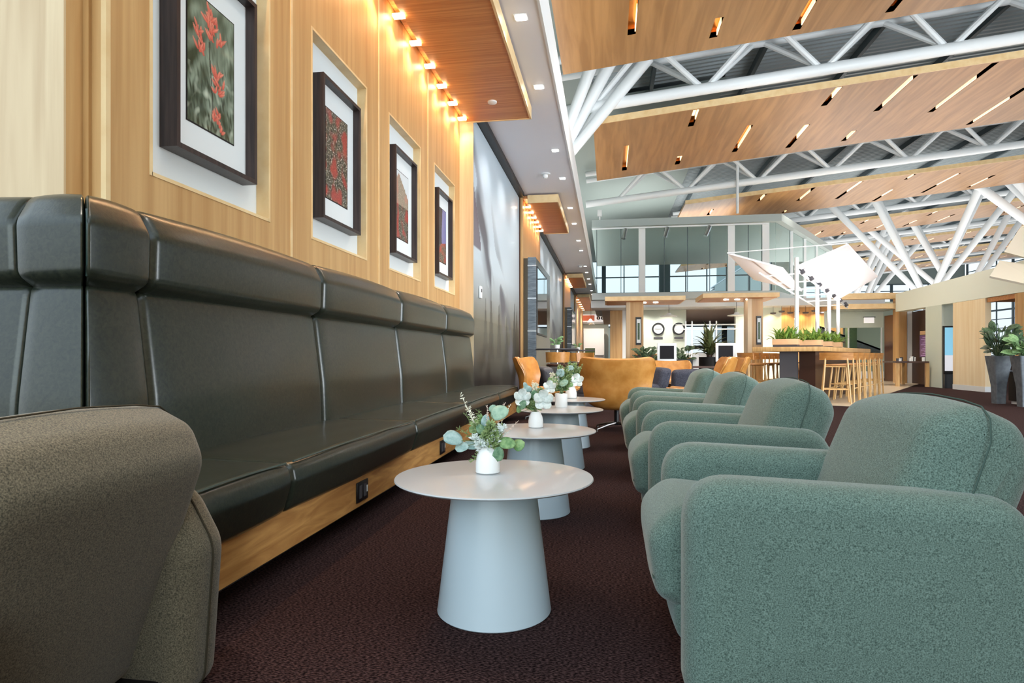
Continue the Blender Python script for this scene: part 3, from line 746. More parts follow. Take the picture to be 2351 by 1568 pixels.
# ================================================================== LOUNGE CHAIRS
def lounge_chair(lbl, loc, rz, fab, seam, armseam=False):
    t = thing('lounge_chair', lbl, 'armchair', loc, rz)
    arm = rounded_poly([(0.0, 0.0), (0.86, 0.0), (0.89, 0.40), (0.80, 0.56), (0.0, 0.592)], [0.05, 0.06, 0.12, 0.12, 0.13], 8)
    for y0, y1 in ((0.0, 0.185), (0.665, 0.85)):
        bm = slab(arm, y0, y1, 0.07, puff=0.010, seg=7, crown=0.004, step=0.05); o = obj('armrest', bm, fab, t)
        # welt running round the outline
        if armseam:
            dn = densify(arm, 0.03); pts = []
            for i, p in enumerate(dn):
                a = Vector(dn[i - 1]); c = Vector(dn[(i + 1) % len(dn)]); d = (c - a).normalized(); pts.append((p[0] + d.y * .006, (y0 + y1) / 2, p[1] - d.x * .006))
            bm = bmesh.new(); add_path(bm, pts, 0.003, 5); obj('piping', bm, seam, o)
    seat = rounded_poly([(-0.06, 0.21), (0.02, 0.17), (0.66, 0.19), (0.66, 0.42), (0.0, 0.475), (-0.09, 0.40)], [0.05, 0.06, 0.05, 0.05, 0.10, 0.10], 8)
    bm = slab(seat, 0.165, 0.685, 0.06, seg=6, crown=0.012, step=0.05, ny=10); s = obj('seat_cushion', bm, fab, t)
    base = rounded_poly([(-0.01, 0.06), (0.62, 0.06), (0.62, 0.22), (-0.01, 0.24)], [0.09, 0.05, 0.05, 0.04], 8)
    bm = slab(base, 0.17, 0.68, 0.05, crown=0.01, step=0.06, ny=8); obj('base_cushion', bm, fab, t)
    # reclined back
    back = rounded_poly([(0.46, 0.28), (0.54, 0.07), (0.69, 0.05), (0.905, 0.64), (0.865, 0.735), (0.765, 0.783), (0.65, 0.75)], [0.05, 0.06, 0.08, 0.10, 0.07, 0.07, 0.10], 8)
    bm = slab(back, 0.10, 0.75, 0.075, puff=0.02, seg=8, crown=0.022, step=0.05, ny=10); b = obj('backrest', bm, fab, t)
    # welt round the middle of the back cushion: up one side, over the top, down the other
    pts = [(0.585, 0.083, 0.22), (0.655, 0.078, 0.40), (0.725, 0.077, 0.58), (0.765, 0.083, 0.70), (0.778, 0.11, 0.757), (0.785, 0.16, 0.785), (0.788, 0.25, 0.796), (0.79, 0.425, 0.803)]
    pts = pts + [(x, 0.85 - y, z) for x, y, z in pts[:-1]][::-1]
    bm = bmesh.new(); add_path(bm, pts, 0.0024, 5); obj('piping', bm, seam, b)
    bm = bmesh.new(); add_path(bm, [(-0.072, 0.20 + 0.045 * k, 0.262 - 0.0) for k in range(11)], 0.003, 5); obj('piping', bm, seam, s)
    box('foot_rail', 0.06, 0.80, 0.05, 0.80, 0.0, 0.06, M_black, t)
    return t
ch0 = lounge_chair('sage grey-green fabric lounge chair nearest the camera at right', (0.205, 1.655, 0.0), 0, M_fabric, M_fabseam)
ch0['group'] = 'sage fabric lounge chairs facing the banquette'
for y, l in ((3.09, 'second sage grey-green lounge chair from the camera'), (4.50, 'third sage grey-green lounge chair from the camera'), (5.90, 'farthest sage grey-green lounge chair, beside the wide tan chair')):
    dup(ch0, (0.205, y, 0), 0, l)
lounge_chair('olive grey fabric lounge chair seen from behind at lower left', (-1.975, 0.78, 0.0), 0, M_fabbrown, M_fabbrownseam, True)

# ================================================================== FLOWER VASES
def add_leaf(bm, c, ax, n, a, b, curl=0.15, seg=8):
    """leaf centred c, long axis ax half length a, half width b, facing n"""
    c = Vector(c); ax = Vector(ax).normalized(); n = Vector(n); n = (n - ax * n.dot(ax)).normalized(); s = ax.cross(n)
    rows = []
    for i in range(seg + 1):
        t = -1 + 2 * i / seg; w = b * math.sqrt(max(0, 1 - t * t)) * (1 - 0.15 * t)
        z = -curl * a * t * t
        rows.append([bm.verts.new(c + ax * a * t + s * w * k + n * (z + curl * .5 * abs(k) * w)) for k in (-1, -.5, 0, .5, 1)])
    for A, B in zip(rows, rows[1:]):
        for k in range(4): bm.faces.new((A[k], A[k + 1], B[k + 1], B[k]))
def solid(o, th=0.0012):
    m = o.modifiers.new('thickness', 'SOLIDIFY'); m.thickness = th; return o
RV = Vector((math.cos(TH), math.sin(TH), 0)); FV = Vector((-math.sin(TH), math.cos(TH), 0)); UV = Vector((0, 0, 1))
def vase_prof(kind):
    if kind == 'bullet': return [(0, 0), (0.040, 0), (0.0455, 0.004), (0.0455, 0.04), (0.040, 0.068), (0.030, 0.09), (0.025, 0.097), (0.021, 0.097), (0.022, 0.09), (0, 0.085)]
    return [(0, 0), (0.040, 0), (0.043, 0.006), (0.042, 0.05), (0.044, 0.088), (0.041, 0.094), (0.036, 0.09), (0, 0.085)]
K = 0.000222
def bouquet(lbl, loc, kind, leaves, sprigs, petals=(), scale=1.0, rot=0):
    t = thing('flower_vase', lbl, 'vase', loc, rot); t.scale = (scale,) * 3
    bm = bmesh.new(); add_lathe(bm, vase_prof(kind), 40); obj('vase', bm, M_ceramic, t)
    R = random.Random(hash(kind) % 7 + len(leaves)); R = random.Random(5)
    for (cx, cy, a, b, ang, mi, dep) in leaves:
        p = RV * (cx - 930) * K + UV * (0.097 - (cy - 960) * K) + FV * dep
        an = math.radians(ang); ax = RV * math.cos(an) + UV * math.sin(an)
        bm = bmesh.new(); add_leaf(bm, p, ax, -FV * 0.8 + UV * 0.55 + RV * R.uniform(-.3, .3), a * K * 1.1, b * K * 1.18)
        o = solid(obj('leaf', bm, M_leafs[mi], t))
        bm = bmesh.new(); q = p - ax * a * K * .9 if (p - ax * a * K).length < (p + ax * a * K).length else p + ax * a * K * .9
        add_path(bm, [(0, 0, 0.085), (q * 0.5 + Vector((0, 0, 0.06))), q], 0.0012, 5); obj('stem', bm, M_stem, t)
    for (tx, ty, m, typ, dep) in sprigs:
        tip = RV * (tx - 930) * K + UV * (0.097 - (ty - 960) * K) + FV * dep
        base = Vector((0, 0, 0.085)) + RV * (tx - 930) * K * .06
        bm = bmesh.new(); add_path(bm, [base, base.lerp(tip, .5) + UV * 0.004, tip], [0.0013, 0.001, 0.0007], 5)
        n = 18 if typ != 'bush' else 32
        for i in range(n):
            f = 0.3 + 0.7 * i / (n - 1); c = base.lerp(tip, f) + UV * 0.004 * (1 - abs(2 * f - 1))
            for s in range(3 if typ == 'bush' else 2):
                d = Vector((R.uniform(-1, 1), R.uniform(-1, 1), R.uniform(-.2, .9))).normalized()
                ln = {'spike': 0.009, 'bush': 0.021, 'bud': 0.006, 'fern': 0.013}[typ] * (1.15 - .6 * f)
                w = ln * (0.35 if typ != 'fern' else 0.14)
                add_leaf(bm, c + d * ln, d, Vector((R.uniform(-1, 1), -1, 0.4)), ln, w, 0.1, 3)
        o = obj('sprig', bm, m, t); solid(o, 0.0006)
    for (cx, cy, r, dep) in petals:
        c = RV * (cx - 930) * K + UV * (0.097 - (cy - 960) * K) + FV * dep; bm = bmesh.new()
        for i in range(5):
            an = i * PI / 2.5 + .3; d = RV * math.cos(an) + UV * math.sin(an) - FV * .35
            add_leaf(bm, c + d * r * K * .5, d, -FV + UV * .3, r * K * .58, r * K * .46, -0.4, 6)
        o = obj('blossom', bm, M_petal, t); solid(o, 0.0008)
        tube('stem', (0, 0, 0.085), c, 0.0012, M_stem, t, n=5)
    return t
L1 = [(355, 800, 160, 110, -18, 1, -.02), (500, 950, 115, 78, 12, 1, -.015), (655, 935, 140, 68, -8, 1, 0), (1130, 385, 150, 112, 20, 0, .01), (890, 530, 112, 62, 80, 1, .0),
      (815, 650, 85, 70, 130, 3, -.02), (1262, 885, 135, 92, -6, 2, -.02), (1455, 930, 98, 92, 30, 2, .0), (1112, 1065, 118, 82, 80, 3, -.03), (680, 670, 80, 60, 30, 2, .02), (1010, 330, 70, 55, 60, 0, .03)]
S1 = [(470, 70, M_bud, 'spike', 0), (545, 420, M_sprig, 'fern', .02), (430, 640, M_sprig, 'fern', -.01), (760, 370, M_sprig, 'fern', .03), (920, 270, M_pink, 'bud', 0), (1215, 240, M_pink, 'bud', .03),
      (1310, 260, M_bud, 'bud', .02), (1440, 530, M_pink, 'bud', 0), (985, 560, M_sprig, 'bush', -.02), (1130, 620, M_sprig, 'bush', 0), (700, 560, M_sprig, 'bush', 0), (830, 470, M_leafs[2], 'bush', .02),
      (1070, 720, M_sprig, 'bush', -.02), (880, 760, M_sprig, 'bush', -.02), (690, 790, M_petal, 'bush', -.02), (800, 900, M_petal, 'bush', -.03), (1180, 600, M_petal, 'bush', -.01), (1290, 690, M_petal, 'bud', 0),
      (590, 300, M_bud, 'fern', .01), (1050, 860, M_sprig, 'bush', -.01), (640, 1230, M_sprig, 'fern', .0), (930, 640, M_leafs[0], 'bush', .02)]
bouquet('white vase of eucalyptus leaves and spiky green sprigs on the nearest round table', (-0.447, 2.244, 0.484), 'bullet', L1, S1)
L2 = [(700, 330, 90, 110, 90, 1, -.01), (560, 760, 130, 85, 60, 3, -.04), (470, 870, 120, 60, 80, 2, -.02), (650, 250, 100, 60, 110, 1, .02), (520, 440, 90, 60, 20, 1, 0), (880, 480, 110, 90, 85, 3, -.02), (760, 420, 100, 70, 100, 3, 0)]
S2 = [(830, 130, M_bud, 'spike', 0), (930, 200, M_bud, 'bush', .02), (1060, 330, M_sprig, 'bush', 0), (720, 480, M_sprig, 'bush', .01), (600, 560, M_sprig, 'bush', 0), (960, 560, M_sprig, 'bush', -.01), (850, 640, M_leafs[2], 'bush', 0)]
bouquet('white vase with white magnolia blossoms and round leaves on the second table', (-0.441, 3.72, 0.484), 'bullet', L2, S2, ((560, 560, 260, -.02), (1130, 620, 300, -.02), (1010, 480, 180, .03)), 1.0)
L3 = [(660, 560, 150, 110, 15, 2, 0), (900, 330, 120, 110, 60, 1, -.02), (860, 560, 100, 80, 20, 1, .0), (1120, 520, 130, 90, -30, 3, .02), (1000, 640, 140, 90, 30, 0, -.03), (1180, 700, 120, 90, 0, 2, 0), (760, 420, 90, 60, 60, 3, .02)]
S3 = [(1340, 180, M_sprig, 'spike', 0), (900, 120, M_sprig, 'bush', 0), (1100, 160, M_sprig, 'bush', .02), (1240, 300, M_sprig, 'bush', .01), (640, 380, M_bud, 'bush', .02), (980, 480, M_leafs[3], 'bush', 0), (1150, 620, M_sprig, 'bush', 0), (780, 640, M_sprig, 'bush', 0)]
bouquet('squarish white vase with mixed green foliage on the third table', (-0.401, 5.24, 0.484), 'square', L3, S3, ((560, 760, 220, -.03),), 1.25)
bouquet('white vase with dark green sprigs on the farthest round table', (-0.386, 6.376, 0.484), 'bullet', L3[1:6], S3, ((1120, 740, 260, -.03),), 1.3)
# ================================================================== TAN LEATHER CHAIRS
def tan_shell(lbl, loc, rz, w=0.96, h=0.92):
    """wide leather bucket: local -y is the back, +y the front"""
    t = thing('swivel_chair', lbl, 'armchair', loc, rz)
    bm = bmesh.new(); NU, NV = 28, 26
    path = [(0.46, 0.44), (0.30, 0.39), (0.10, 0.32), (-0.08, 0.29), (-0.23, 0.30), (-0.31, 0.42), (-0.34, 0.60), (-0.39, 0.76), (-0.43, h)]
    def pt(v):
        f = v * (len(path) - 1); i = min(int(f), len(path) - 2); q = f - i
        a = Vector(path[max(i - 1, 0)]); b = Vector(path[i]); c = Vector(path[i + 1]); d = Vector(path[min(i + 2, len(path) - 1)])
        return 0.5 * ((2 * b) + (c - a) * q + (2 * a - 5 * b + 4 * c - d) * q * q + (3 * b - a - 3 * c + d) * q ** 3)
    grid = []
    for j in range(NV + 1):
        v = j / NV; p = pt(v); row = []
        width = w * (0.37 + 0.13 * min(1, max(0, (v - .45) / .5)))
        for i in range(NU + 1):
            u = -1 + 2 * i / NU; au = abs(u)
            wrap = au ** 3.2
            x = u * width * (1 - .06 * wrap)
            y = p.x + wrap * 0.17 * min(1, max(0, (v - .45) * 3)) ; z = p.y
            # seat edges lift to low sides
            if v < .6: z += wrap * 0.12 * (1 - abs(v - .38) / .42 if abs(v - .38) < .42 else 0)
            z -= 0.035 * (1 - au ** 2) * max(0, (v - .8) / .2) - 0.0
            if v > .86: z -= 0.10 * max(0, (au - .86) / .14) ** 2 * (v - .86) / .14
            row.append(bm.verts.new((x, y, z)))
        grid.append(row)
    for A, B in zip(grid, grid[1:]):
        for i in range(NU): bm.faces.new((A[i], A[i + 1], B[i + 1], B[i]))
    bmesh.ops.recalc_face_normals(bm, faces=bm.faces)
    rim = [g[0].co.copy() for g in grid] + [v.co.copy() for v in grid[-1]] + [g[-1].co.copy() for g in grid[::-1]] + [v.co.copy() for v in grid[0][::-1]]
    o = obj('shell', bm, M_tan, t); o.data.set_sharp_from_angle(angle=3.1)
    m = o.modifiers.new('thickness', 'SOLIDIFY'); m.thickness = 0.055; m.offset = 0
    m2 = o.modifiers.new('round', 'BEVEL'); m2.width = 0.022; m2.segments = 3
    bm = bmesh.new(); add_path(bm, rim[::2] + [rim[0]], 0.008, 6); obj('piping', bm, M_tanpipe, t)
    # inner cushions
    sc = rounded_poly([(-0.20, 0.40), (0.40, 0.42), (0.43, 0.47), (0.38, 0.50), (-0.18, 0.455)], 0.03)
    bm = slab(sc, -0.30, 0.30, 0.03, crown=0.01)
    for v in bm.verts: x, y, z = v.co; v.co = (y, x, z)
    bmesh.ops.recalc_face_normals(bm, faces=bm.faces); obj('seat_cushion', bm, M_tan, t)
    bm = bmesh.new(); add_lathe(bm, [(0, 0.06), (0.03, 0.06), (0.03, 0.29), (0, 0.29)], 16); obj('pedestal', bm, M_black, t)
    for k in range(4):
        a = PI / 4 + k * PI / 2; bm = bmesh.new()
        add_path(bm, [(0, 0, 0.09), (0.16 * math.cos(a), 0.16 * math.sin(a), 0.07), (0.34 * math.cos(a), 0.34 * math.sin(a), 0.03)], [0.02, 0.016, 0.012], 8)
        add_tube(bm, (0.34 * math.cos(a), 0.34 * math.sin(a), 0.03), (0.34 * math.cos(a), 0.34 * math.sin(a), 0.0), 0.013)
        obj('leg', bm, M_legmetal, t)
    return t
tc0 = tan_shell('wide tan leather swivel chair seen square from behind at the end of the tables', (0.10, 7.75, 0), 0)
dup(tc0, (-0.93, 9.05, 0), math.radians(-98), 'tan leather swivel chair turned sideways at the end of the banquette')
dup(tc0, (1.25, 8.6, 0), math.radians(86), 'tan leather swivel chair whose seat edge shows behind the farthest sage chairs')
dup(tc0, (1.95, 11.2, 0), math.radians(100), 'tan leather swivel chair showing above the third sage chair, by the stools')
dup(tc0, (1.32, 12.7, 0), math.radians(190), 'tan leather swivel chair in front of the left white terminal').scale = (0.92, 0.92, 0.92)
# dark low loungers
def pouf(lbl, loc, rz, w, h, m=M_navy):
    t = thing('low_sofa', lbl, 'sofa', loc, rz)
    s = rounded_poly([(-w / 2, 0.08), (w / 2, 0.08), (w / 2, 0.40), (-w / 2, 0.42)], 0.08)
    bm = slab(s, -0.35, 0.35, 0.06, crown=0.01); obj('seat', bm, m, t)
    s = rounded_poly([(-w / 2, 0.3), (-w / 2 + 0.2, 0.3), (-w / 2 + 0.12, h), (-w / 2 - 0.1, h)], 0.07)
    bm = slab(s, -0.36, 0.36, 0.07, crown=0.02); obj('backrest', bm, m, t)
    box('base', -w / 2 + 0.08, w / 2 - 0.08, -0.28, 0.28, 0.0, 0.09, M_black, t)
    return t
pouf('dark grey low lounge seat against the far side of the mural', (-0.85, 11.0, 0), math.radians(20), 0.7, 0.72, M_charcoal)
pouf('dark grey low lounge seat beside the wide tan chair', (-0.50, 10.0, 0), math.radians(160), 0.6, 0.62, M_charcoal)
pouf('navy low sofa behind the farthest sage chair', (1.35, 10.3, 0), math.radians(90), 0.7, 0.70)
pouf('navy low sofa right of the wide tan chair', (0.60, 11.4, 0), math.radians(200), 0.7, 0.70)

# ================================================================== HIGH TABLE + BAR CHAIRS (left middle)
def high_table(lbl, loc, r=0.42, z=1.08):
    t = thing('high_table', lbl, 'table', loc)
    bm = bmesh.new(); add_lathe(bm, [(0, z - .03), (r - .01, z - .03), (r, z - .015), (r - .005, z), (0, z)], 40); obj('table_top', bm, M_charcoal, t)
    bm = bmesh.new(); add_lathe(bm, [(0, 0), (0.24, 0), (0.24, 0.015), (0.03, 0.03), (0.03, z - .03), (0, z - .03)], 24); obj('pedestal', bm, M_chrome, t)
    return t
high_table('round dark-topped high table in the corridor mouth holding a small plant', (-1.05, 12.6, 0), 0.45)
high_table('smaller round high table deeper in the corridor', (-0.75, 15.4, 0), 0.42)
def bar_chair(lbl, loc, rz):
    t = thing('bar_chair', lbl, 'bar stool', loc, rz)
    bm = bmesh.new()
    for i in range(9):
        a = -1.1 + 2.2 * i / 8; 
    prev = None
    for i in range(13):
        a = -1.2 + 2.4 * i / 12; c = (0.22 * math.sin(a), -0.22 * math.cos(a))
        cur = [bm.verts.new((c[0], c[1], 0.80)), bm.verts.new((c[0] * 1.05, c[1] * 1.05, 1.0)), bm.verts.new((c[0] * 1.15, c[1] * 1.15, 1.0)), bm.verts.new((c[0] * 1.1, c[1] * 1.1, 0.80))]
        if prev:
            for k in range(4): bm.faces.new((prev[k], prev[(k + 1) % 4], cur[(k + 1) % 4], cur[k]))
        else: bm.faces.new(cur)
        prev = cur
    bm.faces.new(prev[::-1]); bmesh.ops.recalc_face_normals(bm, faces=bm.faces); obj('backrest', bm, M_tan, t)
    bm = bmesh.new(); add_lathe(bm, [(0, 0.72), (0.21, 0.72), (0.225, 0.75), (0.20, 0.78), (0, 0.78)], 24); obj('seat', bm, M_darkwood, t)
    for sx in (-1, 1):
        for sy in (-1, 1): tube('leg', (sx * 0.15, sy * 0.15, 0.72), (sx * 0.22, sy * 0.22, 0), 0.014, M_darkwood, t, n=8)
    bm = bmesh.new(); add_path(bm, [(0.18 * sx, 0.18 * sy, 0.3) for sx, sy in ((-1, -1), (1, -1), (1, 1), (-1, 1), (-1, -1))], 0.008, 6); obj('foot_ring', bm, M_chrome, t)
    return t
bc = bar_chair('tan curved-back bar chair in front of the plant high table', (-0.98, 11.9, 0), 0.1)
dup(bc, (-0.72, 14.6, 0), 0.4, 'tan curved-back bar chair beside the deeper high table')
dup(bc, (-0.55, 13.2, 0), 2.6, 'tan curved-back bar chair on the far side of the plant high table')

def leafy(lbl, name, loc, h, w, m, potm, pot, n=26, ln=0.16, cat='plant', seed=1, broad=0.4, box_pot=None, group=None):
    t = thing(name, lbl, cat, loc, 0, group); R = random.Random(seed)
    if box_pot:
        bw, bd, bh = box_pot; box('planter', -bw / 2, bw / 2, -bd / 2, bd / 2, 0, bh, potm, t, 0.004); z0 = bh
    else:
        bm = bmesh.new(); add_lathe(bm, pot, 28); obj('pot', bm, potm, t); z0 = max(p[1] for p in pot)
    bm = bmesh.new()
    for i in range(n):
        a = R.uniform(0, 2 * PI); rr = w * math.sqrt(R.random()); z = R.uniform(0.1, 1) * h
        d = Vector((math.cos(a), math.sin(a), R.uniform(0.1, 1.2))).normalized()
        base = Vector((math.cos(a) * rr * .3, math.sin(a) * rr * .3, z0 - 0.01)); c = Vector((math.cos(a) * rr, math.sin(a) * rr, z0 + z - ln * .5))
        if box_pot: base.x += R.uniform(-.4, .4) * box_pot[0]; c.x += base.x * .6
        add_path(bm, [base, base.lerp(c, .6) + Vector((0, 0, .02)), c], 0.004, 4)
        add_leaf(bm, c + d * ln * .7, d, Vector((R.uniform(-1, 1), -1, .7)), ln * R.uniform(.7, 1.1), ln * broad, 0.25, 5)
    o = obj('foliage', bm, m, t); solid(o, 0.003)
    return t
leafy('small leafy plant in a pale pot on the round high table', 'potted_plant', (-1.05, 12.6, 1.08), 0.16, 0.10, M_plantg, M_ceramic, [(0, 0), (0.05, 0), (0.06, 0.08), (0.05, 0.08), (0, 0.07)], 30, 0.045)
leafy('small pale plant on the deeper high table', 'potted_plant', (-0.75, 15.4, 1.08), 0.1, 0.08, M_plantg, M_ceramic, [(0, 0), (0.04, 0), (0.05, 0.07), (0.04, 0.07), (0, 0.06)], 20, 0.035)

# ================================================================== BACK WALLS
sbox('wall_back', -2.5, 0.0, 45.0, 45.2, 0, 4.45, M_sagel)
# corridor end: white panels and counter
box('trim_40', -2.0, -0.2, 44.8, 45.0, 3.3, 3.42, M_white, kind='structure')
t = thing('restroom_sign', 'white illuminated sign band with two dark round restroom symbols above the corridor end', 'sign', (0, 44.5, 0))
box('sign_board', -1.95, -0.15, 0, 0.12, 3.42, 3.95, M_signglow, t); box('picture_strip', -1.9, -1.0, -0.01, 0, 3.5, 3.88, M_red, t)
for x in (-0.72, -0.42):
    bm = bmesh.new(); add_tube(bm, (x, -0.03, 3.68), (x, 0.0, 3.68), 0.13, n=24); s = obj('round_symbol', bm, M_black, t)
    bm = bmesh.new(); add_tube(bm, (x, -0.04, 3.72), (x, -0.031, 3.72), 0.035, n=12); add_box(bm, x - 0.03, x + 0.03, -0.04, -0.031, 3.58, 3.69); obj('pictogram', bm, M_white, s)
t = thing('corridor_cabinet', 'white glowing display wall at the far end of the corridor', 'cabinet', (0, 43.9, 0))
box('body', -1.75, -0.3, 0, 0.5, 0, 2.9, M_white, t); box('niche_panel', -1.65, -0.95, -0.02, 0, 1.0, 1.5, M_plantd, t); box('shelf', -0.95, -0.35, -0.1, 0, 1.0, 1.05, M_steel, t)
for i, y in enumerate((38, 41)):
    t = thing('pendant_lamp', ('nearer', 'farther')[i] + ' small white pendant lamp in the corridor', 'lamp', (-1.1, y, 3.0))
    bm = bmesh.new(); add_lathe(bm, [(0.0, 0.25), (0.06, 0.22), (0.2, 0.02), (0.19, 0.0), (0, 0.1)], 24); obj('shade', bm, M_white, t)
    tube('cord', (0, 0, 0.22), (0, 0, 1.24), 0.01, M_black, t, n=6)
# mid walls
YB = 27.0
sbox('wall_back.001', 0.07, 0.60, YB, YB + 0.3, 0, 2.95, M_oak)
sbox('wall_back.002', 0.60, 0.83, YB, YB + 0.3, 0, 2.95, M_white)
sbox('wall_back.003', 1.0, 2.75, YB, YB + 0.3, 0, 2.95, M_sage)
sbox('wall_back.004', 5.2, 7.0, YB - 0.6, YB - 0.3, 0, 2.92, M_sage)
sbox('wall_back.005', 7.0, 9.35, YB - 0.6, YB - 0.3, 0, 2.92, M_oak)
sbox('trim_41', -0.71, 10.5, 25.4, YB, 2.92, 3.21, M_white)
sbox('ceiling.004', -0.3, 12, YB, 40, 2.98, 3.1, M_sagel2)
sbox('wall_back.006', 2.9, 6.6, 34.6, 34.8, 0, 1.1, M_white)
# mirrors / clocks
for x, l in ((2.12, 'left round black-rimmed clock on the sage back wall'), (2.98, 'right round black-rimmed clock on the sage back wall')):
    t = thing('wall_clock', l, 'clock', (x, YB - 0.02, 2.10))
    bm = bmesh.new()
    for k in range(40):
        pass
    def ring(bm, r0, r1, y0, y1, n=40):
        R = [[bm.verts.new((r * math.cos(2 * PI * k / n), y, r * math.sin(2 * PI * k / n))) for k in range(n)] for r, y in ((r0, y0), (r1, y0), (r1, y1), (r0, y1))]
        for i in range(4):
            A, B = R[i], R[(i + 1) % 4]
            for k in range(n): j = (k + 1) % n; bm.faces.new((A[k], A[j], B[j], B[k]))
    ring(bm, 0.20, 0.265, -0.06, 0.018); bmesh.ops.recalc_face_normals(bm, faces=bm.faces); obj('rim', bm, M_black, t)
    bm = bmesh.new(); add_tube(bm, (0, -0.02, 0), (0, 0.0, 0), 0.21, n=40); obj('face', bm, M_ceramic, t)
    box('hand', -0.15, 0.15, -0.03, -0.022, -0.02, 0.0, M_charcoal, t)
    box('name_plate', -0.19, 0.19, -0.01, 0.01, -0.43, -0.35, M_charcoal, t)
sbox('wall_back.007', 2.75, 3.3, YB + 0.05, YB + 0.3, 0, 2.95, M_sage)
# track lamps over the back lounge
for i, x in enumerate((2.4, 5.0)):
    t = thing('disc_pendant', ('left', 'right')[i] + ' flat white disc pendant hanging before the back wall', 'lamp', (x, 25.2, 2.5))
    bm = bmesh.new(); add_lathe(bm, [(0, 0.0), (0.34, 0.02), (0.35, 0.035), (0.1, 0.10), (0.08, 0.16), (0, 0.17)], 32); obj('shade', bm, M_ceramic, t)
    tube('cord', (0, 0, 0.16), (0, 0, 0.72), 0.008, M_black, t, n=6)
# white railing frames and window brightness beyond
t = thing('white_partition_frame', 'slender white frame of rails and posts in the bright back lounge', 'partition', (0, 0, 0))
for x in (3.1, 3.35, 4.05, 4.3): tube('post', (x, 25.6, 0), (x, 25.6, 2.35), 0.03, M_steel, t, n=8)
for z in (2.02, 2.2): tube('rail', (2.7, 25.6, z), (5.1, 25.6, z), 0.025, M_steel, t, n=8)
# window wall, far end, under and above
def window_wall(idx, x0, x1, Y, z0, z1, nx, nz, m=M_mull):
    w = bpy.data.objects.new('window_%d' % idx, None); C.objects.link(w); w.location = (0, Y, 0); w['kind'] = 'structure'
    for i in range(nx + 1):
        x = x0 + (x1 - x0) * i / nx; r = 0.16 if i % 3 == 1 else 0.04
        box('mullion', x - r, x + r, -0.06, 0.06, z0, z1, m, w)
    for j in range(nz + 1):
        z = z0 + (z1 - z0) * j / nz; r = 0.10 if j == nz // 2 else 0.045
        box('transom', x0, x1, -0.05, 0.05, z - r, z + r, m, w)
    box('pane', x0, x1, -0.005, 0.005, z0, z1, M_tint, w)
    return w
window_wall(1, -1.9, 12.0, 48, 3.2, 8.3, 9, 4)
w3 = window_wall(3, 14.2, 44.0, 84, 0, 10.0, 14, 12)
w4 = window_wall(4, 20, 84, 0, 0, 12.4, 22, 12); w4.location = (44.2, 0, 0); w4.rotation_euler = (0, 0, PI / 2)
sbox('wall_back.010', 14.2, 44, 84.1, 84.4, 10.0, 13, M_grey); sbox('wall_right.004', 44.0, 44.4, 20, 84, 12.4, 13.2, M_grey)
window_wall(2, 2.4, 9.6, 40, 0.0, 2.98, 6, 2)
sbox('wall_back.008', -2.2, 2.4, 48.1, 48.3, 0, 3.2, M_sagel)

# ================================================================== GLASS-WALLED UPPER ROOM
A = Vector((-0.665, 25.0, 0)); B = Vector((6.42, 25.0, 0)); E2 = B + Vector((0.5, 0.866, 0)) * 8.7
gr = thing('glass_room', 'raised glass-walled room with pale grey roof band and floor band above the back lounge', 'glass room', (0, 0, 0))
def band(name, z0, z1, m, out=0.0, th=0.25):
    bm = bmesh.new(); pts = [(A.x, A.y - out), (B.x + out * .6, B.y - out), (E2.x + out, E2.y), (E2.x + out, E2.y + 3), (A.x, E2.y + 3)]
    lo = [bm.verts.new((x, y, z0)) for x, y in pts]; hi = [bm.verts.new((x, y, z1)) for x, y in pts]
    bm.faces.new(lo[::-1]); bm.faces.new(hi)
    for i in range(5): j = (i + 1) % 5; bm.faces.new((lo[i], lo[j], hi[j], hi[i]))
    bmesh.ops.recalc_face_normals(bm, faces=bm.faces); return obj(name, bm, m, gr)
band('floor_slab', 3.22, 3.48, mat('band_grey', srgb(188, 198, 198), 0.5))
band('roof_slab', 6.12, 6.40, mat('band_grey2', srgb(168, 178, 176), 0.5), 0.25)
for x in (1.33, 4.765, 6.05): box('glass_post', x - 0.13, x + 0.13, 24.98, 25.2, 3.48, 6.12, M_steel, gr)
for x in (-0.47, 0.5, 2.2, 3.1, 3.95, 5.4): box('glass_joint', x - 0.012, x + 0.012, 24.99, 25.02, 3.48, 6.12, M_mull, gr)
bm = bmesh.new(); add_box(bm, A.x, B.x, 25.0, 25.012, 3.48, 6.12); obj('glass_pane', bm, M_glass, gr)
bm = bmesh.new()
q = [B, E2]; v = [bm.verts.new((q[0].x, q[0].y, 3.48)), bm.verts.new((q[1].x, q[1].y, 3.48)), bm.verts.new((q[1].x, q[1].y, 6.12)), bm.verts.new((q[0].x, q[0].y, 6.12))]
v2 = [bm.verts.new(p.co + Vector((-0.012, 0.007, 0))) for p in v]
bm.faces.new(v); bm.faces.new(v2[::-1])
for i in range(4): j = (i + 1) % 4; bm.faces.new((v[i], v2[i], v2[j], v[j]))
bmesh.ops.recalc_face_normals(bm, faces=bm.faces)
obj('glass_pane', bm, M_glass, gr)
for k in range(1, 5):
    p = B.lerp(E2, k / 4); box('glass_post', p.x - 0.06, p.x + 0.06, p.y - 0.06, p.y + 0.06, 3.48, 6.12, M_steel, gr)
box('light_track', -0.66, 6.0, 24.55, 24.62, 5.98, 6.03, M_steel, gr)
for i, x in enumerate((0.62, 2.24, 3.82)):
    t = thing('track_spotlight', ('left', 'middle', 'right')[i] + ' cylindrical spotlight hanging from the track of the glass room', 'spotlight', (x, 24.5, 5.97))
    tube('bracket', (0, 0.05, 0.0), (0, 0, -0.08), 0.02, M_black, t, n=8); tube('can', (0.05, 0, -0.02), (-0.04 - .04 * i, -0.1, -0.42), 0.085, M_chrome, t, n=18)
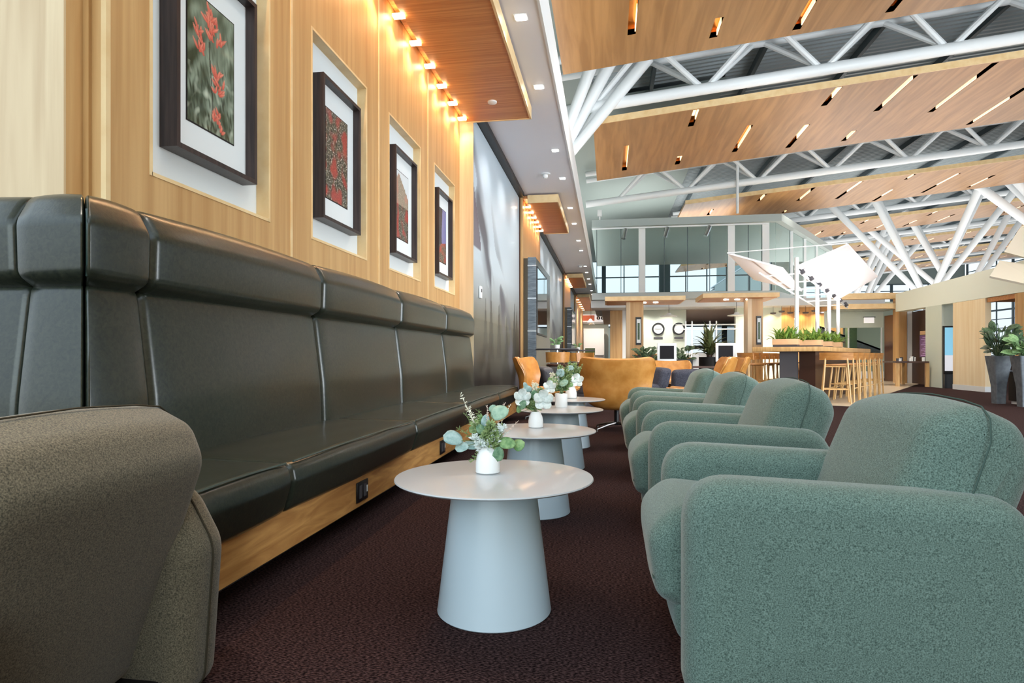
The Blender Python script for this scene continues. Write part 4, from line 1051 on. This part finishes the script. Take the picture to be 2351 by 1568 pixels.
tag(tube('hanging_rod', (4.885, 24.45, 6.4), (4.885, 24.45, 8.6), 0.05, M_steel), 'white vertical rod between the second truss and the glass room roof', 'rod')
t = thing('security_camera', 'small white boxy device on the grey wall above the glass room', 'camera', (-0.35, 24.8, 6.55)); box('housing', -0.09, 0.09, -0.09, 0.09, 0, 0.26, M_white, t, 0.02); box('mount', -0.03, 0.03, 0, 0.1, -0.15, 0.02, M_white, t)
# dark interior beam/column seen through the glass
sbox('trim_42', 2.9, 3.5, 36, 36.5, 3.48, 8.3, M_mull)

# ================================================================== WOODEN PORTALS
def portal(lbl, xp, Y, xa, xb, z, pw):
    t = thing('wood_portal', lbl, 'portal', (0, Y, 0))
    box('post_edge', xp - 0.09, xp + 0.02, -0.02, 0.5, 0, z, M_oakpale, t)
    box('post', xp + 0.02, xp + pw, 0.0, 0.5, 0, z, M_oak, t)
    box('canopy', xa, xb, -0.4, 1.1, z, z + 0.12, M_oakedge, t)
    box('canopy_soffit', xa + 0.05, xb - 0.05, -0.35, 1.05, z - 0.012, z - 0.001, M_oaksof, t)
    for x in (0.35, 0.5, 0.65): 
        bm = bmesh.new(); add_tube(bm, (xa + (xb - xa) * x, 0.1, z - 0.03), (xa + (xb - xa) * x, 0.1, z - 0.013), 0.07, n=20); obj('downlight', bm, M_em_w, t)
    f = box('picture_frame', xp + pw * .45, xp + pw * .85, -0.04, -0.003, 1.25, 2.05, M_black, t)
    box('picture', xp + pw * .51, xp + pw * .79, -0.045, -0.04, 1.31, 1.99, M_matw, f); box('picture_strip', xp + pw * .57, xp + pw * .73, -0.048, -0.0455, 1.4, 1.88, M_plantd, f)
    return t
portal('oak portal post with a framed picture and wide canopy, left of the clocks', 0.60, 18.0, -0.1, 2.13, 2.50, 0.40)
portal('oak portal post with a narrow picture and canopy, beside the bar table', 3.96, 18.0, 2.6, 4.62, 2.55, 0.32)

# ================================================================== WHITE TERMINALS + PLANTERS
for x, l in ((1.29, 'left square white-framed terminal with dark screen'), (2.55, 'right square white-framed terminal with dark screen, in front of the spiky plant')):
    t = thing('computer_terminal', l, 'computer', (x, 14.0, 0)); 
    box('housing', -0.21, 0.21, 0, 0.06, 0.80, 1.215, M_white, t, 0.01); box('screen', -0.155, 0.155, -0.004, 0, 0.86, 1.155, M_screenoff, t)
    box('stand', -0.05, 0.05, 0.02, 0.05, 0.70, 0.82, M_white, t)
t = thing('console_counter', 'low dark wood console carrying the two white terminals', 'counter', (0, 0, 0))
box('top', 0.6, 2.78, 13.88, 14.3, 0.66, 0.70, M_darkwood, t)
for x in (0.7, 1.7, 2.6): box('leg_panel', x, x + 0.06, 13.92, 14.28, 0, 0.66, M_darkwood, t)
leafy('dark leafy plant in a black trough between portal and left terminal', 'potted_plant', (0.92, 15.2, 0), 0.34, 0.22, M_plantd, M_black, None, 40, 0.10, box_pot=(0.6, 0.3, 0.85), seed=3)
leafy('dark leafy plant in a black trough right of the left terminal', 'potted_plant', (1.75, 15.0, 0), 0.30, 0.14, M_plantd, M_black, None, 30, 0.10, box_pot=(0.4, 0.3, 0.85), seed=4)
leafy('dark leafy plant in a black trough right of the right terminal', 'potted_plant', (2.9, 16.6, 0), 0.30, 0.12, M_plantd, M_black, None, 30, 0.10, box_pot=(0.4, 0.3, 0.85), seed=5)
# spiky plant
t = thing('spiky_plant', 'big spiky palm-like plant in a black planter between the terminals', 'plant', (2.46, 15.6, 0)); t.scale = (1.12, 1.12, 1.06)
bm = bmesh.new(); add_lathe(bm, [(0, 0), (0.2, 0), (0.27, 0.85), (0.24, 0.85), (0, 0.8)], 28); obj('pot', bm, M_black, t)
bm = bmesh.new(); R = random.Random(9)
for i in range(70):
    a = R.uniform(0, 2 * PI); el = R.uniform(-0.1, 1.45); ln = R.uniform(0.34, 0.62)
    d = Vector((math.cos(a) * math.cos(el), math.sin(a) * math.cos(el), math.sin(el)))
    add_leaf(bm, Vector((0, 0, 0.98 + R.uniform(-.08, .15))) + d * ln * .5, d, Vector((-d.x, -d.y, 1.2)), ln * .5, 0.032, 0.25, 6)
solid(obj('leaves', bm, M_agave, t), 0.003); tube('trunk', (0, 0, 0.8), (0, 0, 1.05), 0.06, M_darkwood, t)
# vase-like white pedestal and shelf unit left of post
t = thing('low_shelf', 'dark wood low shelf unit at the foot of the left portal', 'shelf', (0.95, 17.0, 0)); box('body', -0.2, 0.35, 0, 0.4, 0, 0.95, M_darkwood, t); box('top', -0.22, 0.37, -0.02, 0.42, 0.95, 0.99, M_stoolback, t)
t = thing('low_shelf', 'brown low shelf unit beside the spiky plant', 'shelf', (2.35, 16.4, 0)); box('body', -0.45, 0.1, 0, 0.4, 0, 0.85, M_darkwood, t); box('top', -0.47, 0.12, -0.02, 0.42, 0.85, 0.89, M_stoolback, t)
tag(box('white_pedestal', 1.98, 2.12, 15.0, 15.14, 0, 0.96, M_white, bev=0.004), 'slim white pedestal between the left terminal and the spiky plant', 'pedestal')

# ================================================================== BAR TABLE, STOOLS, CANOPY
o0 = Vector((3.00, 13.5, 0)); RZ = -math.radians(30)
def loc(s, t, z=0): v = o0 + P * s + D * t; return (v.x, v.y, z)   # s across, t along
bt = thing('bar_table', 'long communal bar table with pale oak top and dark slab legs', 'table', loc(0, 0), RZ)
box('table_top', 0, 1.33, 0, 5.6, 1.02, 1.115, M_stoolwood, bt, 0.004)
box('slab_leg', 0.50, 0.84, 0.15, 0.25, 0.0, 1.02, M_charcoal, bt)
box('slab_leg', 0.845, 1.15, 0.3, 5.2, 0.0, 1.02, M_maroon, bt)
box('slab_leg', 0.50, 0.84, 5.1, 5.2, 0.0, 1.02, M_charcoal, bt)
def stool(lbl, s, t, rz):
    g = thing('bar_stool', lbl, 'bar stool', loc(s, t), RZ + rz, 'oak bar stools around the bar table')
    g.scale = (1.08, 1.08, 1.0)
    # local: +x towards table, legs
    for sx in (-1, 1):
        for sy in (-1, 1):
            bm = bmesh.new(); a = Vector((sx * 0.15, sy * 0.17, 0.76 if sx > 0 else 0.95)); b = Vector((sx * 0.22, sy * 0.23, 0.0))
            if sx < 0: a = Vector((-0.19, sy * 0.17, 0.93))
            add_path(bm, [a, a.lerp(b, .5), b], [0.016, 0.018, 0.014], 6); obj('leg', bm, M_stoolwood, g)
    box('seat', -0.19, 0.19, -0.20, 0.20, 0.74, 0.765, M_stoolback, g, 0.006)
    bm = bmesh.new(); prev = None
    for i in range(11):
        y = -0.27 + 0.54 * i / 10; x = -0.24 + 0.09 * (y / 0.27) ** 2
        cur = [bm.verts.new((x, y, 0.85)), bm.verts.new((x - 0.02, y, 0.995)), bm.verts.new((x, y, 0.995)), bm.verts.new((x + 0.02, y, 0.85))]
        if prev:
            for k in range(4): bm.faces.new((prev[k], prev[(k + 1) % 4], cur[(k + 1) % 4], cur[k]))
        else: bm.faces.new(cur)
        prev = cur
    bm.faces.new(prev[::-1]); bmesh.ops.recalc_face_normals(bm, faces=bm.faces); obj('backrest', bm, M_stoolback, g)
    for (ax, ay, bx, by, z) in ((-0.21, -0.21, -0.21, 0.21, 0.28), (0.20, -0.21, 0.20, 0.21, 0.28), (-0.21, -0.21, 0.20, -0.21, 0.36), (-0.21, 0.21, 0.20, 0.21, 0.36)):
        tube('rung', (ax, ay, z), (bx, by, z), 0.011, M_stoolwood, g, n=8)
    tube('rung', (0.15, -0.17, 0.72), (0.15, 0.17, 0.72), 0.012, M_stoolwood, g, n=8); tube('rung', (-0.18, -0.17, 0.72), (-0.18, 0.17, 0.72), 0.012, M_stoolwood, g, n=8)
    return g
ordn = ['nearest', 'second', 'third', 'fourth', 'fifth', 'sixth', 'seventh']
st = stool('nearest oak bar stool on the right side of the bar table', 1.56, 0.10, PI - 0.0)
st.rotation_euler[2] = RZ + PI / 2 + 0.25
for i in range(1, 7): dup(st, loc(1.58, 0.10 + 0.64 * i), RZ + PI, '%s oak bar stool along the right side of the bar table' % ordn[i])
for i in range(0, 6): dup(st, loc(-0.14, 0.42 + 0.72 * i), RZ, '%s oak bar stool along the left side of the bar table' % ordn[i]).rotation_euler[2] += (0.9 if i == 0 else 0)
# planters on top
R = random.Random(4)
for i, (s, t0) in enumerate(((0.55, 0.45), (0.72, 1.75), (0.62, 3.3), (0.60, 4.5))):
    l = ('nearest', 'second', 'third', 'farthest')[i] + ' peach wooden box of green ferns on the bar table'
    g = thing('planter_box', l, 'planter', loc(s, t0, 1.115), RZ, 'fern boxes on the bar table')
    box('base', -0.24, 0.24, -0.1, 0.1, 0, 0.05, M_charcoal, g); box('box', -0.25, 0.25, -0.11, 0.11, 0.05, 0.17, M_box, g, 0.004)
    bm = bmesh.new()
    for k in range(110):
        a = R.uniform(0, 2 * PI); el = R.uniform(0.1, 1.4); ln = R.uniform(0.16, 0.34); d = Vector((math.cos(a) * math.cos(el), math.sin(a) * math.cos(el), math.sin(el)))
        add_leaf(bm, Vector((R.uniform(-.2, .2), R.uniform(-.08, .08), 0.17)) + d * ln * .5, d, Vector((-d.x, -d.y, 1)), ln * .5, 0.024, 0.3, 4)
    solid(obj('fern', bm, M_fern, g), 0.002)
# canopy: posts, rails and two sail panels
cn = thing('sail_canopy', 'white butterfly canopy of two tilted panels on slim posts over the bar table', 'canopy', (0, 0, 0))
posts = [((4.01, 13.95), 3.05), ((4.92, 15.5), 2.62), ((5.56, 16.63), 2.55), ((6.11, 17.6), 2.5)]
for (x, y), zt in posts: tube('post', (x, y, 1.115), (x, y, zt), 0.045, M_white, cn, n=12)
r0 = Vector((3.98, 13.93, 2.80)); r1 = Vector((6.75, 18.75, 2.32))
tube('rail', r0, r1, 0.028, M_steel, cn, n=8); tube('rail', r0 - P * 0.75 + Vector((0, 0.0, -0.02)), r1 - P * 0.75, 0.02, M_steel, cn, n=8)
for k in range(6):
    p = r0.lerp(r1, (k + .5) / 6); tube('cross_rail', p - P * 0.8, p + P * 0.1, 0.016, M_steel, cn, n=6)
tube('cross_rail', (2.7, 14.66, 3.30), (4.83, 13.42, 3.24), 0.012, M_steel, cn, n=6)
def sail(a, b, c, d, m=None):
    a, b, c, d = map(Vector, (a, b, c, d)); n = (b - a).cross(d - a).normalized() * 0.02; bm = bmesh.new()
    top = [bm.verts.new(p + n) for p in (a, b, c, d)]; bot = [bm.verts.new(p - n) for p in (a, b, c, d)]
    bm.faces.new(top); bm.faces.new(bot[::-1])
    for i in range(4): j = (i + 1) % 4; bm.faces.new((top[i], bot[i], bot[j], top[j]))
    bmesh.ops.recalc_face_normals(bm, faces=bm.faces); return obj('sail_panel', bm, m or M_wing, cn)
sail((4.02, 13.92, 2.86), (4.86, 13.44, 3.22), (6.98, 17.3, 3.02), (6.1, 17.6, 2.46))
sail((3.75, 14.05, 2.84), (2.72, 14.66, 3.30), (3.9, 17.4, 3.02), (4.9, 16.6, 2.60))
for k in range(7):
    p = r0.lerp(r1, (k + .4) / 7) + Vector((0.02, 0, 0.06)); tube('spotlight', p, p + Vector((0.06, -0.03, -0.10)), 0.05, M_charcoal, cn, n=12)
for k in range(4):
    p = Vector(loc(0.62, 0.95 + 1.2 * k, 1.55)); lamp('SPOT', tuple(p), 62, (1, 0.97, 0.95), 0.1, (PI, 0, 0), 'canopy_uplight', spot=2.4, blend=0.9)  # added spots with no fixtures, whitening the sail undersides
# second sail pair at the right edge
cn2 = thing('sail_canopy', 'pale tilted sail panels cut by the right edge of the picture', 'canopy', (0, 0, 0)); cn = cn2
sail((8.256, 14.5, 2.949), (7.507, 13.5, 2.501), (8.008, 12.5, 2.109), (8.8, 13.5, 2.611), M_sail2)
sail((8.971, 15.0, 3.766), (8.348, 14.5, 3.133), (8.648, 13.5, 2.7), (9.204, 14.0, 3.38), M_sail2)
tube('post', (9.9, 14.2, 0), (9.9, 14.2, 2.9), 0.045, M_white, cn2)

# ================================================================== ORANGE BAR WALL: shelves and lamps
for i in range(9):
    x = 6.55 + 0.3 * i; z = 2.72 if i % 2 else 2.66
    t = thing('dome_pendant', 'small dark dome pendant before the oak bar wall, %s from the left' % ['first', 'second', 'third', 'fourth', 'fifth', 'sixth', 'seventh', 'eighth', 'ninth'][i], 'lamp', (x, 25.9 - .1 * (i % 3), z), 0, 'dome pendants before the oak bar wall')
    bm = bmesh.new(); add_lathe(bm, [(0, 0.02), (0.11, 0.02), (0.12, 0.0), (0.09, -0.04), (0, -0.055)], 20); obj('dome', bm, M_charcoal, t); tube('cord', (0, 0, 0.02), (0, 0, 2.92 - z), 0.006, M_black, t, n=5)
    if i % 2 == 0: lamp('SPOT', (x, 26.2, 2.74), 22, (1, 0.62, 0.3), 0.05, (0, 0, 0), 'bar_wall_light', spot=2.2, blend=0.8)
t = thing('bar_shelf', 'oak box shelf with bottles at the end of the bar wall', 'shelf', (8.0, 25.6, 0))
box('shelf_board', -0.4, 0.5, 0, 0.4, 1.3, 1.5, M_stoolback, t); box('lower_cabinet', -0.4, 0.9, 0, 0.4, 0, 0.75, M_darkwood, t)
for i in range(7):
    bm = bmesh.new(); add_lathe(bm, [(0, 0), (0.04, 0), (0.04, 0.16), (0.015, 0.2), (0.015, 0.27), (0, 0.27)], 12)
    o = obj('bottle', bm, M_charcoal); o.location = (7.7 + 0.16 * i, 25.8, 0.751); tag(o, 'dark bottle on the bar shelf cabinet, %s from the left' % ordn[i].replace('nearest', 'first'), 'bottle', 'bottles on the bar cabinet')

# ================================================================== GLASS VESTIBULE
v = thing('entrance_vestibule', 'oak-framed glazed entrance with sage header at the back right', 'entrance', (0, 22.6, 0))
box('header_beam', 7.7, 10.0, -0.1, 0.15, 2.88, 3.08, M_oakedge, v); box('lower_beam', 7.7, 10.0, -0.1, 0.1, 2.55, 2.72, M_oakedge, v)
box('jamb', 9.72, 9.98, -0.12, 0.3, 0, 3.08, M_oak, v); box('side_post', 10.0, 10.15, -0.1, 0.3, 0, 3.0, M_white, v)
box('header_wall', 7.75, 9.7, 1.0, 1.1, 1.95, 2.55, M_sage, v); s = box('ceiling_recess', 7.75, 9.7, 0.1, 1.0, 2.52, 2.55, M_grey, v)
for x in (7.78, 8.55, 9.65): box('door_mullion', x - 0.02, x + 0.02, 1.0, 1.05, 0.25, 1.95, M_steel, v)
box('base_wall', 7.75, 9.7, 0.95, 1.1, 0.0, 0.38, M_white, v); box('glass', 7.78, 9.65, 1.02, 1.03, 0.38, 1.95, M_glass, v)
box('back_panel', 8.6, 9.4, 4.0, 4.1, 0, 2.2, M_sagel2, v); box('dark_column', 8.9, 9.2, 2.0, 2.3, 0, 2.3, M_plantd, v)
t = thing('exit_sign', 'small white lit sign box hanging over the glazed entrance', 'sign', (9.15, 23.4, 2.2)); box('case', -0.16, 0.16, -0.03, 0.03, -0.1, 0.1, M_signglow, t); box('cap', -0.18, 0.2, -0.04, 0.04, 0.1, 0.13, M_black, t)
t = thing('escalator', 'grey-blue escalator flank slanting down behind the entrance glass', 'escalator', (0, 25.0, 0))
for i, (dz, m) in enumerate(((0, M_planter), (0.18, M_steel), (-0.3, M_steel))):
    bm = bmesh.new(); pts = [(8.0, 2.1 + dz), (8.0, 1.85 + dz), (10.2, 0.95 + dz), (10.2, 1.2 + dz)]
    if i: pts = [(a, b - (0.18 if j in (0, 3) else 0)) for j, (a, b) in enumerate(pts)]
    f = [bm.verts.new((x, 0, z)) for x, z in pts]; g = [bm.verts.new((x, 0.4, z)) for x, z in pts]; bm.faces.new(f); bm.faces.new(g[::-1])
    for k in range(4): j = (k + 1) % 4; bm.faces.new((f[k], g[k], g[j], f[j]))
    bmesh.ops.recalc_face_normals(bm, faces=bm.faces); obj(['balustrade', 'handrail', 'lower_rail'][i], bm, m, t)

sbox('wall_back.009', 7.4, 12.5, 27.6, 27.8, 0, 3.2, mat('olive_wall', srgb(158, 164, 144), 0.6))
# ================================================================== RIGHT PORTAL BUILDING (plane x ~ 9.55, runs along y)
XF = 9.55
fa = bmesh.new()
add_box(fa, XF, XF + 0.35, 12.0, 22.3, 2.42, 3.12)
for vv in fa.verts:
    if vv.co.z > 3: vv.co.z = 3.02 + (22.3 - vv.co.y) * 0.022
struct(obj('wall_right', fa, M_sagel))
sbox('wall_right.001', XF, XF + 0.9, 19.43, 20.34, 0, 2.42, M_sage)
sbox('wall_right.002', XF + 0.6, XF + 0.9, 20.34, 24.6, 0, 2.42, M_maroon)
sbox('wall_right.003', XF + 0.5, XF + 0.9, 18.84, 19.43, 0, 2.42, M_black)
pl = thing('oak_pillar', 'broad pale oak pillar with white base at the right portal', 'pillar', (XF, 17.36, 0)); box('shaft', 0, 0.14, 0, 1.48, 0.14, 2.415, M_pillar, pl); box('base', -0.01, 0.15, -0.01, 1.48, 0, 0.14, M_white, pl)
pl = thing('oak_pillar', 'narrower oak pillar at the right edge behind the tall planters', 'pillar', (XF, 15.4, 0)); box('shaft', 0, 0.2, 0, 0.8, 0.14, 2.415, M_oak, pl); box('base', -0.01, 0.21, -0.01, 0.81, 0, 0.14, M_white, pl)
sbox('trim_50', XF + 0.02, XF + 1.6, 12.0, 17.3, 2.30, 2.415, M_oaksof)
t = thing('display_screen', 'tall lit display screen with a blue and white picture, between sage wall and oak pillar', 'screen', (XF + 0.0, 19.32, 0))
box('case', 0.0, 0.52, 0, 0.07, 0.40, 1.80, M_black, t, 0.01); box('screen_upper', 0.03, 0.49, -0.004, 0, 0.95, 1.75, M_screen, t); box('screen_lower', 0.03, 0.49, -0.004, 0, 0.5, 0.95, M_screen2, t); box('foot', 0.02, 0.5, -0.02, 0.1, 0, 0.4, M_black, t)
t = thing('departures_board', 'purple-tinted flight list screen in the dark recess', 'screen', (XF + 0.5, 20.6, 0)); box('case', 0, 0.08, 0, 1.2, 0.85, 1.75, M_black, t); box('header_strip', -0.006, 0, 0.05, 1.15, 1.62, 1.74, M_box, t)
d = box('screen', -0.005, 0, 0.04, 1.16, 0.9, 1.6, M_disp, t)
for i in range(11): box('text_row', -0.008, -0.005, 0.10, 1.08 - 0.1 * (i % 3), 0.94 + 0.058 * i, 0.955 + 0.058 * i, mat('disp_row', srgb(120, 90, 140), 0.3, emit=srgb(120, 90, 140), es=0.6), d)
t = thing('side_table', 'oak-legged side table under the flight list screen, holding cups', 'table', (9.05, 20.4, 0)); box('table_top', -0.5, 0.42, -0.45, 1.2, 0.72, 0.77, M_darkwood, t)
for x in (-0.46, 0.36):
    for y in (-0.40, 1.12): box('leg', x, x + 0.09, y, y + 0.09, 0, 0.72, M_stoolwood, t)
R = random.Random(2)
for i in range(9):
    bm = bmesh.new(); h = R.choice([0.09, 0.12, 0.15]); add_lathe(bm, [(0, 0), (0.035, 0), (0.04, h), (0.032, h), (0, h * .9)], 14)
    o = obj('cup', bm, M_ceramic if i % 3 else M_charcoal); o.location = (8.68 + 0.09 * i, 20.15 + 0.12 * (i % 4), 0.77)
    tag(o, ('pale cup' if i % 3 else 'dark cup') + ' on the side table under the flight list, %s from the left' % (ordn + ['eighth', 'ninth'])[i].replace('nearest', 'first'), 'cup', 'cups on the side table')
# tall planters
for i, (x, y, l) in enumerate(((7.5, 13.2, 'tall tapered slate planter with dark-leaved plant, left of the pair at the right edge'), (7.5, 12.45, 'tall tapered slate planter with bright green leaves at the right picture edge'))):
    t = thing('tall_planter', l, 'planter', (x, y, 0))
    bm = bmesh.new(); r = rounded_poly([(-0.5, -0.5), (0.5, -0.5), (0.5, 0.5), (-0.5, 0.5)], 0.12)
    rings = [[bm.verts.new((p[0] * s, p[1] * s, z)) for p in r] for s, z in ((0.17, 0.0), (0.19, 0.35), (0.34, 0.93), (0.30, 0.93), (0.28, 0.86))]
    for Aa, Bb in zip(rings, rings[1:]):
        for k in range(len(r)): j = (k + 1) % len(r); bm.faces.new((Aa[k], Aa[j], Bb[j], Bb[k]))
    bm.faces.new(rings[0][::-1]); bm.faces.new(rings[-1]); obj('pot', bm, M_planter, t)
    bm = bmesh.new(); R = random.Random(20 + i)
    for k in range(60):
        a = R.uniform(0, 2 * PI); el = R.uniform(-0.1, 1.4); ln = R.uniform(0.10, 0.2); rr = R.uniform(0.05, 0.28); z = 0.95 + R.uniform(0, 0.5 if i == 0 else 0.25)
        c = Vector((math.cos(a) * rr, math.sin(a) * rr, z)); dd = Vector((math.cos(a) * math.cos(el), math.sin(a) * math.cos(el), math.sin(el)))
        add_path(bm, [(0, 0, 0.88), (c.x * .5, c.y * .5, z * .5 + .45), c], 0.006, 4); add_leaf(bm, c + dd * ln * .6, dd, Vector((R.uniform(-1, 1), -1, 1)), ln * .7, ln * .36, 0.2, 5)
    solid(obj('foliage', bm, M_plantd if i == 0 else M_plantg, t), 0.003)
for i, (x, y) in enumerate(((7.9, 13.0), (7.95, 12.2))):
    t = thing('dark_cabinet', ('left', 'right')[i] + ' dark low cabinet beside the tall slate planters', 'cabinet', (x, y, 0)); box('body', -0.2, 0.3, -0.15, 0.25, 0.06, 0.62, M_black, t); box('top', -0.21, 0.31, -0.16, 0.26, 0.62, 0.64, M_chrome, t); box('foot', -0.18, 0.28, -0.1, 0.2, 0, 0.06, M_white, t)
# far right enclosing wall of the hall with high windows
